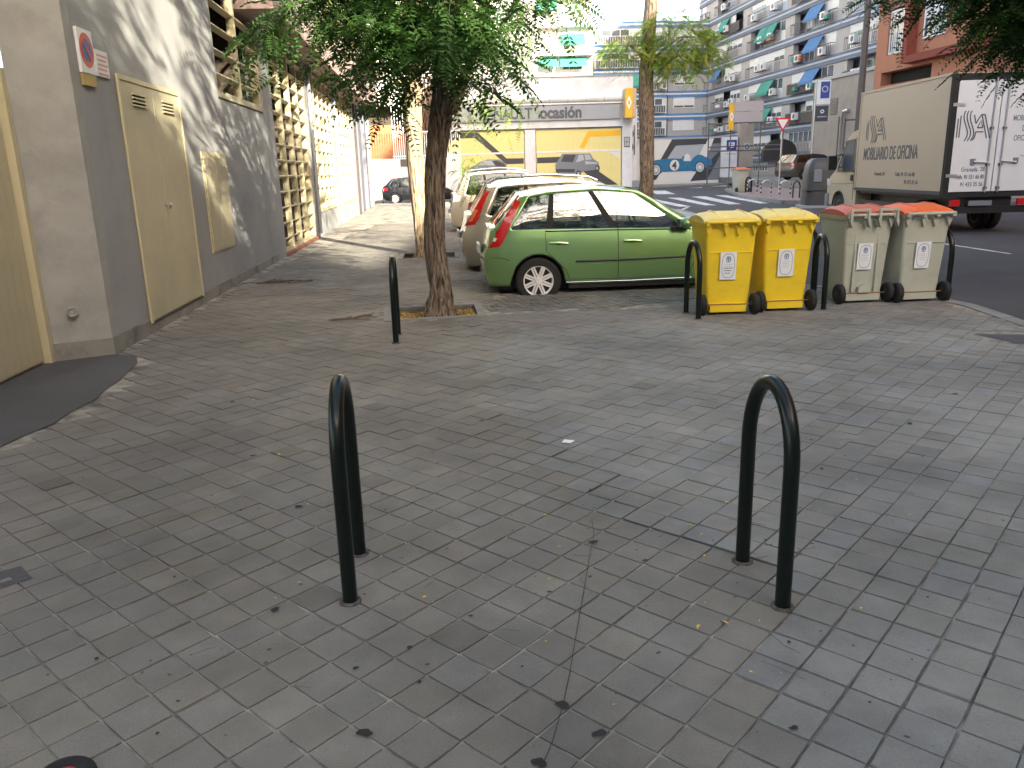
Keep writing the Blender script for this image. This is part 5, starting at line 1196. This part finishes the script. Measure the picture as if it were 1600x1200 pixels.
for x0, x1, d in ((cx-.48, cx-.14, dl), (cx+.12, cx+.46, drr)):
    obj('door_handle', MB().tube([(x0, -.08, 1.58), (x1, -.08, 1.55)], .018, 8), M['alu'], d, smooth=True); obj('handle_plate', MB().box((x0 if x0 < cx else x1)-.05, (x0 if x0 < cx else x1)+.05, -.07, -.036, 1.52, 1.64), M['gmid'], d)
for z in (1.25, 2.75): obj('hinge', MB().box(.02, .28, -.05, -.036, z, z+.07), M['alu'], dl)
def logo(parent, ox, oz, H_, W_, mt, rot, axes, y):
    # striped lettering ISSA drawn with double strokes; axes maps (u, v) -> local point
    m = MB(); sw = H_*.020
    def rib(pts):
        P_ = []
        for i, p in enumerate(pts):
            a = Vector(pts[max(0, i-1)]); b = Vector(pts[min(len(pts)-1, i+1)]); t_ = (b-a).normalized(); n_ = Vector((-t_.y, t_.x))*sw; P_.append((Vector(p)+n_, Vector(p)-n_))
        for (a, b), (c, d) in zip(P_, P_[1:]): m.add([axes(ox+q.x, oz+q.y, y) for q in (a, b, d, c)]+[axes(ox+q.x, oz+q.y, y+.003) for q in (a, b, d, c)], [(0, 1, 2, 3), (7, 6, 5, 4), (0, 4, 5, 1), (2, 6, 7, 3)])
    w = W_; h = H_
    def sm(P):
        P = [Vector(p) for p in P]; out = []
        for i in range(len(P)-1):
            p0, p1, p2, p3 = P[max(0, i-1)], P[i], P[i+1], P[min(len(P)-1, i+2)]
            for k in range(5):
                t = k/5; out.append(.5*((2*p1)+(p2-p0)*t+(2*p0-5*p1+4*p2-p3)*t*t+(-p0+3*p1-3*p2+p3)*t**3))
        return out+[P[-1]]
    def st(L, smooth=False):
        P = [(w*x, h*z) for x, z in L]; rib(sm(P) if smooth else P)
    st([(.02, .10), (.02, .74)]); st([(.10, .10), (.10, .84)])
    for k in range(3): st([(.235+.10*k, 1.0), (.195+.10*k, .88), (.21+.10*k, .70), (.29+.10*k, .48), (.355+.10*k, .30), (.35+.10*k, .13), (.28+.10*k, -.02)], True)
    st([(.52, .86), (.60, .56)]); st([(.60, .56), (.68, .86)] if 0 else [(.60, .56), (.70, .78), (.76, .86)])
    st([(.76, .86), (.99, .06)]); st([(.86, .86), (1.09, .06)]); st([(.76, .86), (.86, .86)])
    st([(.66, .42), (.76, .66), (.83, .42)]); st([(.66, .42), (.83, .42)]); st([(.62, .28), (.87, .28)]); st([(.62, .28), (.60, .10), (.54, .0)], True)
    obj('logo', m, M[mt], parent)
logo(TK, .15, 2.03, .62, .68, 'letter', None, lambda u, v, y: (u, -.038-y, v), .0)
text('Granada. 28', .125, M['letter'], dl, (.87, -.0365, 1.37), FR, align='RIGHT', ext=.0015, off=.001, sx=.85); text('Telfs. 91 551 66 80', .125, M['letter'], dl, (.87, -.0365, 1.21), FR, align='RIGHT', ext=.0015, sx=.66, off=.002); text('91 433 35 56', .125, M['letter'], dl, (.86, -.0365, 1.05), FR, align='RIGHT', ext=.0015, sx=.75, off=.001)
for s_, z in (('MOBILIARIO', 2.42), ('DE', 2.2), ('OFICINA', 2.0)): text(s_, .165, M['gmid'], drr, (1.36 if s_ == 'MOBILIARIO' else (1.58 if s_ == 'DE' else 1.42), -.0365, z), FR, ext=.0015, off=.003, sx=.62)
text('Granada, 28', .06, M['gmid'], drr, (1.62, -.0365, 1.66), FR, ext=.0015)
# near (left) side lettering: local x = 0 plane, readable from -x : u runs from front to rear => decreasing y
SIDE = (math.pi/2, 0, -math.pi/2)
logo(TK, .0, 2.12, .68, 1.1, 'letter', None, lambda u, v, y: (-.004-y, 4.25-u, v), .0)
text('MOBILIARIO DE OFICINA', .46, M['letter'], TK, (-.003, 4.32, 1.68), SIDE, ext=.003, sx=.585, off=.004, shear=.0)
text('Granada 28', .13, M['letter'], TK, (-.003, 3.55, 1.28), SIDE, ext=.002); text('Telfs. 91 551 66 80', .13, M['letter'], TK, (-.003, 2.35, 1.27), SIDE, ext=.002); text('91 433 35 56', .13, M['letter'], TK, (-.003, 1.85, 1.09), SIDE, ext=.002)
obj('side_moulding', MB().box(-.015, 0, .06, BL, z0-.06, z0+.02), M['gdark'], TK); obj('corner_trim', MB().box(-.012, .0, BL-.06, BL, z0, z1), M['trk'], TK); obj('roof_trim', MB().box(-.02, wd+.02, .06, BL, z1, z1+.05), M['trk'], TK)
ch = MB(); ch.box(.5, wd-.5, .1, 6.6, .50, .80); ch.box(.15, wd-.15, .05, .15, .45, .60); ch.box(.12, wd-.12, .2, 4.6, .80, .93); obj('chassis', ch, M['black'], TK)
obj('side_guard', MB().box(.05, .1, 2.3, 4.5, .45, .62), M['black'], TK); obj('number_plate', MB().box(.62, 1.14, -.0, .03, .62, .73), M['gmid'], TK)
for x in (.2, wd-.42): obj('tail_lamp', MB().box(x, x+.22, -.01, .04, .62, .76), M['lampred'], TK)
def twheel(x, y, r, w, side):
    t = MB().lathe([(r*.6, -w/2), (r*.93, -w/2), (r, -w*.35), (r, w*.35), (r*.93, w/2), (r*.6, w/2)], 28, axis='x', c=(x, y, r)); o = obj('wheel', t, M['rubber'], TK, smooth=True)
    obj('hubcap', MB().lathe([(.001, -w*.42), (r*.3, -w*.42), (r*.58, -w*.52)], 20, axis='x', c=(x, y, r), cap=False), M['gmid'], o)
for x in (.22, .48, wd-.48, wd-.22): twheel(x, 1.35, .36, .2, -1)
for x in (.2, wd-.2): twheel(x, 5.98, .36, .22, -1)
# cab
def yz(pts, x0, x1, nm, mt, par, sm=False):
    m = MB(); n = len(pts); vs = [(x0, y, z) for y, z in pts]+[(x1, y, z) for y, z in pts]
    m.add(vs, [tuple(range(n-1, -1, -1)), tuple(range(n, 2*n))]+[(i, (i+1) % n, (i+1) % n+n, i+n) for i in range(n)]); return obj(nm, m, mt, par, smooth=sm)
ac_ = [(5.98+.44*math.cos(R(a)), .38+.44*math.sin(R(a))) for a in range(180, -1, -15)]
cab = [(4.78, .45)]+ac_+[(6.85, .42), (6.92, .60), (6.90, .95), (6.72, 1.22), (6.35, 1.40), (5.60, 2.28), (5.35, 2.42), (4.95, 2.50), (4.78, 2.48)]
yz(cab, .06, wd-.06, 'cab', M['trkcab'], TK, False)
yz([(5.05, 1.42), (6.12, 1.42), (6.02, 1.58), (5.55, 2.18), (5.42, 2.24), (5.05, 2.26)], .045, .058, 'side_window', M['pane'], TK); yz([(4.97, 1.36), (6.22, 1.36), (6.12, 1.42), (4.97, 1.42)], .04, .059, 'window_trim', M['black'], TK); yz([(6.02, 1.60), (6.16, 1.42), (6.22, 1.42), (5.62, 2.20), (5.52, 2.24)], .04, .059, 'window_trim', M['black'], TK)
m = MB(); m.add([(.15, 6.36, 1.425), (wd-.15, 6.36, 1.425), (wd-.2, 5.64, 2.265), (.2, 5.64, 2.265)], [(0, 1, 2, 3)]); obj('windscreen', m, M['pane'], TK)
obj('mirror_arm', MB().tube([(.05, 5.95, 1.50), (-.15, 6.0, 1.50), (-.18, 6.0, 1.8), (.05, 5.9, 1.85)], .02, 6), M['black'], TK); obj('mirror', MB().box(-.30, -.06, 5.98, 6.08, 1.42, 1.82), M['black'], TK)
strip_ = MB().tube([(.055, 4.98, .6), (.055, 4.98, 2.3)], .006, 5); obj('shut_line', strip_, M['black'], TK); obj('door_handle', MB().box(.02, .055, 5.05, 5.15, 1.12, 1.28), M['black'], TK); obj('waist_line', MB().tube([(.056, 4.8, 1.05), (.056, 6.5, 1.02)], .008, 5), M['gmid'], TK)
obj('arch_lip', MB().tube([(.055, y, z) for y, z in ac_], .02, 6), M['black'], TK); obj('roof_fairing', MB().box(.25, wd-.25, 4.8, 5.2, 2.5, 2.62), M['trkcab'], TK)
obj('head_lamp', MB().box(.05, .35, 6.6, 6.93, .98, 1.16), M['lampcl'], TK); obj('bumper', MB().box(.03, wd-.03, 6.75, 6.98, .35, .72), M['gmid'], TK)
# small wheel poking in at the bottom left
wt = thing('scooter_wheel', 'black rubber wheel with a red mark poking in at the bottom left corner', 'wheel', (-1.215, 1.785, .02), R(15))
m = MB(); m.tube([(.055*math.cos(R(a)), .055*math.sin(R(a)), 0) for a in range(0, 361, 15)], .026, 12, cap=False); obj('tyre', m, M['rubber'], wt, smooth=True)
obj('hub', MB().lathe([(.001, .012), (.03, .012), (.03, -.01)], 18, axis='z', cap=False), M['black'], wt); obj('red_ring', MB().lathe([(.028, .016), (.034, .016)], 18, axis='z', cap=False), M['red'], wt)
# ================================================================== TREES
def trunk_mesh(pts, rad, n=40, seg=14, ridge=.10, name='trunk', freq=9, seed=0):
    r_ = np.random.default_rng(seed); P = [Vector(p) for p in pts]; Q = []; Rr = []
    for i in range(len(P)-1):
        p0 = P[max(0, i-1)]; p1 = P[i]; p2 = P[i+1]; p3 = P[min(len(P)-1, i+2)]
        for k in range(seg):
            t = k/seg; Q.append(.5*((2*p1)+(p2-p0)*t+(2*p0-5*p1+4*p2-p3)*t*t+(-p0+3*p1-3*p2+p3)*t**3)); Rr.append(lerp(rad[i], rad[i+1], t))
    Q.append(P[-1]); Rr.append(rad[-1])
    ph = r_.uniform(0, 6.28, 6); vs = []; up = Vector((1, 0, 0))
    for i, p in enumerate(Q):
        tn = (Q[min(i+1, len(Q)-1)]-Q[max(i-1, 0)]).normalized(); a = tn.cross(up).normalized(); b = a.cross(tn).normalized()
        L = i*.035*1.0
        for k in range(n):
            q = 2*math.pi*k/n
            w = math.sin(freq*q+2.2*math.sin(L*3.1+ph[0])+ph[1])+.7*math.sin((freq+4)*q-1.8*math.sin(L*4.3+ph[2]+q)+ph[3])+.5*math.sin(3*q+L*2+ph[4])
            d = 1+ridge*(abs(w)*.9-.55)+float(r_.normal(0, .012)); vs.append(p+(math.cos(q)*a+math.sin(q)*b)*Rr[i]*d)
    m = MB(); m.add(vs, [(i*n+k, i*n+(k+1) % n, (i+1)*n+(k+1) % n, (i+1)*n+k) for i in range(len(Q)-1) for k in range(n)]+[tuple(range((len(Q)-1)*n, len(Q)*n))]); return m
def barkmat(name, c1, c2):
    m = bpy.data.materials.new(name); m.use_nodes = True; n = m.node_tree; b = n.nodes['Principled BSDF']; b.inputs['Roughness'].default_value = .95; b.inputs['Specular IOR Level'].default_value = .2
    tc = n.nodes.new('ShaderNodeTexCoord'); mp = n.nodes.new('ShaderNodeMapping'); mp.inputs['Scale'].default_value = (1, 1, .16); n.links.new(tc.outputs['Object'], mp.inputs[0])
    no = n.nodes.new('ShaderNodeTexNoise'); no.inputs['Scale'].default_value = 38; no.inputs['Detail'].default_value = 7; no.inputs['Distortion'].default_value = .6; n.links.new(mp.outputs[0], no.inputs['Vector'])
    cr = n.nodes.new('ShaderNodeValToRGB'); cr.color_ramp.elements[0].position = .36; cr.color_ramp.elements[0].color = (*c1, 1); cr.color_ramp.elements[1].position = .62; cr.color_ramp.elements[1].color = (*c2, 1)
    n.links.new(no.outputs[0], cr.inputs[0]); n.links.new(cr.outputs[0], b.inputs['Base Color'])
    bu = n.nodes.new('ShaderNodeBump'); bu.inputs['Strength'].default_value = .9; bu.inputs['Distance'].default_value = .03; n.links.new(no.outputs[0], bu.inputs['Height']); n.links.new(bu.outputs[0], b.inputs['Normal']); return m
BK1 = barkmat('ridged_bark', (.045, .033, .025), (.27, .215, .165)); BK2 = barkmat('pale_ridged_bark', (.16, .12, .08), (.48, .38, .26))
def fronds(centers, dirs, L, nl, lw, ll, tints, droop=.5, seed=1):
    """pinnate leaves: a rachis with opposite leaflets; returns verts, faces, tints"""
    r_ = np.random.default_rng(seed); V = []; F = []; T = []
    for c, d, tn in zip(centers, dirs, tints):
        c = np.array(c); d = np.array(d)/np.linalg.norm(d); side = np.cross(d, (0, 0, 1.)); side /= (np.linalg.norm(side)+1e-6)
        roll = r_.uniform(-.8, .8); up = np.cross(side, d); side = side*math.cos(roll)+up*math.sin(roll); up = np.cross(side, d)
        l = L*r_.uniform(.7, 1.25); n = nl+r_.integers(-2, 3)
        for k in range(n):
            t = .18+.82*(k+1)/n; p = c+d*l*t+np.array((0, 0, -1.))*droop*l*t*t
            dd = d+np.array((0, 0, -1.))*droop*2*t; dd /= np.linalg.norm(dd); taper = (1-.45*abs(2*t-1.05)**2)
            for s in (-1, 1):
                ax = side*s*.93+dd*.38+up*r_.uniform(-.35, .1); ax /= np.linalg.norm(ax); q = np.cross(ax, up); q /= (np.linalg.norm(q)+1e-6)
                a = ll*taper*r_.uniform(.85, 1.1); b = lw*taper; o = len(V)
                V += [tuple(p), tuple(p+ax*a*.45+q*b), tuple(p+ax*a), tuple(p+ax*a*.45-q*b)]; F.append((o, o+1, o+2, o+3)); T.append((tn, tn, tn, 1))
        o = len(V); e = c+d*l+np.array((0, 0, -1.))*droop*l; w = side*.0015*3; V += [tuple(c-w), tuple(c+w), tuple(e)]; F.append((o, o+1, o+2)); T.append((tn, tn, tn, 1))
    return V, F, T
def crown(parent, blobs, dens, L, nl, lw, ll, mt, seed=1, droop=.5, tmean=.45, tsd=.22, name='crown'):
    r_ = np.random.default_rng(seed); C, D, T = [], [], []
    # sprays: clusters of fronds along hidden twigs, so the crown has lumps and gaps
    for (cx, cy, cz, rx, ry, rz_, w) in blobs:
        ns = int(dens*w)
        for _ in range(ns):
            while True:
                u = r_.uniform(-1, 1, 3); l = np.linalg.norm(u)
                if .25 < l < 1: break
            p = np.array((cx, cy, cz))+u*np.array((rx, ry, rz_)); out = np.array((u[0]*rx, u[1]*ry, u[2]*rz_*.4-.15)); out /= np.linalg.norm(out)
            tn0 = r_.normal(tmean, tsd*.6); tl = r_.uniform(.25, .6)*L/.25
            for k in range(7):
                q = p+out*tl*(k/6-.3)+np.array((0, 0, -.12*(k/6)**2)); dd = out*.55+r_.normal(0, .6, 3); dd[2] *= .5
                C.append(q); D.append(dd); T.append(float(np.clip(r_.normal(tn0, tsd*.5), .02, .98)))
    V, F, T2 = fronds(C, D, L, nl, lw, ll, T, droop, seed)
    return tinted(name, V, F, T2, M[mt], parent)
def branches(parent, base, ends, r0, mt, seed=3):
    rr = random.Random(seed)
    for e in ends:
        b = Vector(base); e = Vector(e); mid = (b+e)/2+Vector((rr.uniform(-.2, .2), rr.uniform(-.2, .2), .25*rr.random()))
        obj('branch', trunk_mesh([b, mid, e], [r0, r0*.62, r0*.2], 10, 6, .05, seed=rr.randint(0, 99)), mt, parent, smooth=True)
# near tree in the first pit
bx0, by0 = -.80, 9.12
T1 = thing('street_tree', 'dark ridged trunk locust tree rising from the near tree pit', 'tree', (bx0, by0, -.09))
tp = [(-.0, 0, 0), (.0, 0, .12), (.02, 0, .35), (-.02, .0, .9), (.02, 0, 1.6), (.12, 0, 2.3), (.22, .0, 3.0), (.30, .02, 3.9), (.42, .1, 5.0)]
obj('trunk', trunk_mesh(tp, [.21, .158, .124, .108, .106, .110, .115, .11, .09], 56, 16, .12, freq=11, seed=4), BK1, T1, smooth=True, sharp=60)
br = [(-1.9, -.1, 4.2), (-1.2, .6, 5.4), (1.4, .2, 5.0), (1.0, -.9, 4.6), (-.6, -1.0, 4.6), (.3, 1.2, 5.6), (.6, 0, 6.8)]
branches(T1, (.33, 0, 3.3), br, .075, BK1)
obj('branch', trunk_mesh([(.22, 0, 2.25), (.42, .03, 2.7), (.62, .05, 3.3)], [.07, .05, .04], 14, 8, .08, seed=8), BK2, T1, smooth=True)
crown(T1, [(0, -.1, 3.9, .85, .85, .65, 1.1), (-.9, 0, 3.7, .6, .55, .38, .45), (-.5, .3, 3.5, 1.0, .9, .55, .8), (.75, 0, 4.1, .55, .7, .6, .5), (.1, .4, 5.3, 1.5, 1.6, 1.1, 2.0), (0, .6, 6.2, 1.8, 1.8, 1.0, 1.6)], 58, .35, 8, .017, .08, 'leaf', 5, .45, .42)
crown(T1, [(.2, -.2, 7.0, 2.6, 2.5, 1.2, 2.5), (1.4, -2.0, 6.4, 1.7, 1.6, 1.0, 1.3)], 60, .4, 5, .03, .09, 'leaf', 35)  # unseen top foliage added to shade the grilles
crown(T1, [(-.05, -.35, 2.95, .42, .35, .38, 1.0), (.1, -.2, 3.2, .6, .4, .3, .7), (.3, .3, 3.35, .8, .6, .4, .8)], 40, .36, 8, .019, .088, 'leaf', 15, .55, .40)
crown(T1, [(-1.25, -.2, 3.2, .55, .25, .13, .75), (.95, -.3, 3.5, .45, .4, .4, .7)], 15, .36, 8, .019, .09, 'leaf', 25, .5, .5)
# second tree (sunlit trunk)
T2 = thing('street_tree', 'pale sunlit trunk locust tree standing just behind the near one', 'tree', (-1.62, 15.55, -.09))
obj('trunk', trunk_mesh([(0, 0, 0), (.02, 0, .3), (-.03, 0, 1.0), (-.08, 0, 2.0), (-.05, 0, 3.0), (.05, 0, 4.2), (.1, 0, 5.5)], [.22, .17, .15, .145, .15, .13, .1], 40, 12, .10, freq=9, seed=11), BK2, T2, smooth=True, sharp=60)
branches(T2, (0, 0, 3.6), [(-1.6, .3, 5.3), (1.5, .2, 5.4), (.2, -1.4, 5.2), (.2, 1.4, 5.8)], .07, BK2, 5)
crown(T2, [(-.2, 0, 5.0, 2.0, 2.0, 1.1, 1.6), (.9, -.3, 4.3, 1.1, 1.0, .7, .8), (-.3, .3, 6.2, 1.8, 1.8, 1.0, 1.0), (1.6, .2, 4.3, .7, .7, .8, .5)], 55, .26, 7, .014, .05, 'leaf_sun', 7, .6, .35)
crown(T2, [(1.05, -.1, 2.9, .35, .3, .5, .5), (1.9, .1, 3.0, .3, .3, .4, .3), (.95, .3, 1.75, .35, .3, .3, .4)], 22, .24, 7, .013, .045, 'leaf_sun', 9, .7, .5)
# third tree at the end of the parking row
T3 = thing('street_tree', 'slim trunk street tree behind the green car roof with a low branch tinted sunlit yellow green', 'tree', (4.25, 25.0, -.12))
obj('trunk', trunk_mesh([(0, 0, 0), (-.02, 0, .4), (0, 0, 1.5), (-.02, 0, 3.0), (-.05, 0, 4.4), (.05, 0, 6.2), (.1, 0, 8.2)], [.27, .22, .205, .215, .20, .18, .15], 40, 10, .09, freq=10, seed=21), barkmat('bark_mid', (.06, .047, .035), (.24, .19, .14)), T3, smooth=True, sharp=60)
branches(T3, (0, 0, 4.6), [(1.0, -.2, 5.3), (-.8, -.3, 5.2), (1.6, .1, 4.9)], .05, BK2, 6); branches(T3, (.1, 0, 7.6), [(2, 0, 9.3), (-2, 0, 9.2), (0, 2, 9.6), (0, -2, 9.4)], .1, BK2, 7)
crown(T3, [(.9, -.2, 5.05, .9, .6, .7, 1.1), (-.7, -.2, 5.0, .5, .4, .4, .5), (1.55, .0, 4.95, .6, .5, .45, .6), (.7, -.3, 4.6, .5, .4, .35, .4), (.4, -.5, 5.6, .8, .4, .3, .3)], 95, .30, 7, .016, .062, 'leaf_sun', 12, .45, .6, .25)  # low branch stands in shade; its sunlight is in the leaf colour
crown(T3, [(0, 0, 9.9, 3, 3, 1.6, 3.0)], 60, .3, 6, .018, .06, 'leaf_sun', 13, .6, .4)
# tree at the right edge whose crown hangs over the truck
T4 = thing('street_tree', 'leafy tree at the right edge hanging over the truck roof', 'tree', (7.9, 9.6, -.12))
obj('trunk', trunk_mesh([(0, 0, 0), (.02, 0, .3), (-.05, 0, 1.5), (0, 0, 3.0), (-.1, -.1, 4.6)], [.25, .2, .17, .16, .12], 32, 10, .1, freq=9, seed=31), BK1, T4, smooth=True)
branches(T4, (0, 0, 3.2), [(-2.2, 0, 4.6), (-1.2, 1.2, 5.2), (.6, -1.2, 5.0), (1.2, .6, 5.2)], .07, BK1, 8)
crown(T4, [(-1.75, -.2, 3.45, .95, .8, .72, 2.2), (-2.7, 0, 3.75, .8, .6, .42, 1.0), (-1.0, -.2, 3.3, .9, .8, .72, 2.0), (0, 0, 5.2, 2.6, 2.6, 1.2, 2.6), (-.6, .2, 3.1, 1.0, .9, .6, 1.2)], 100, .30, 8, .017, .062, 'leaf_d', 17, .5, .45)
# unseen trees added behind the viewer so their crowns dapple the grey wall
for k, (x, y, s) in enumerate([(1.6, .2, 1.0), (5.3, -4.2, 1.15)]):
    t = thing('street_tree', ['added locust tree out of view just behind the viewer', 'added locust tree out of view behind and right of the viewer', 'locust tree out of view right of the pavement', 'locust tree out of view at the near end of the pavement'][k], 'tree', (x, y, 0))
    obj('trunk', trunk_mesh([(0, 0, 0), (0, 0, 2), (0, 0, 4), (0, 0, 6)], [.22, .17, .15, .1], 20, 8, .1, seed=40+k), BK1, t, smooth=True)
    crown(t, [(0, 0, 6.0*s, 2.6*s, 2.6*s, 1.5*s, 2.0), (0, 0, 7.8*s, 2.2*s, 2.2*s, 1.4*s, 1.4)], 55, .34, 5, .032, .09, 'leaf', 50+k, .5)
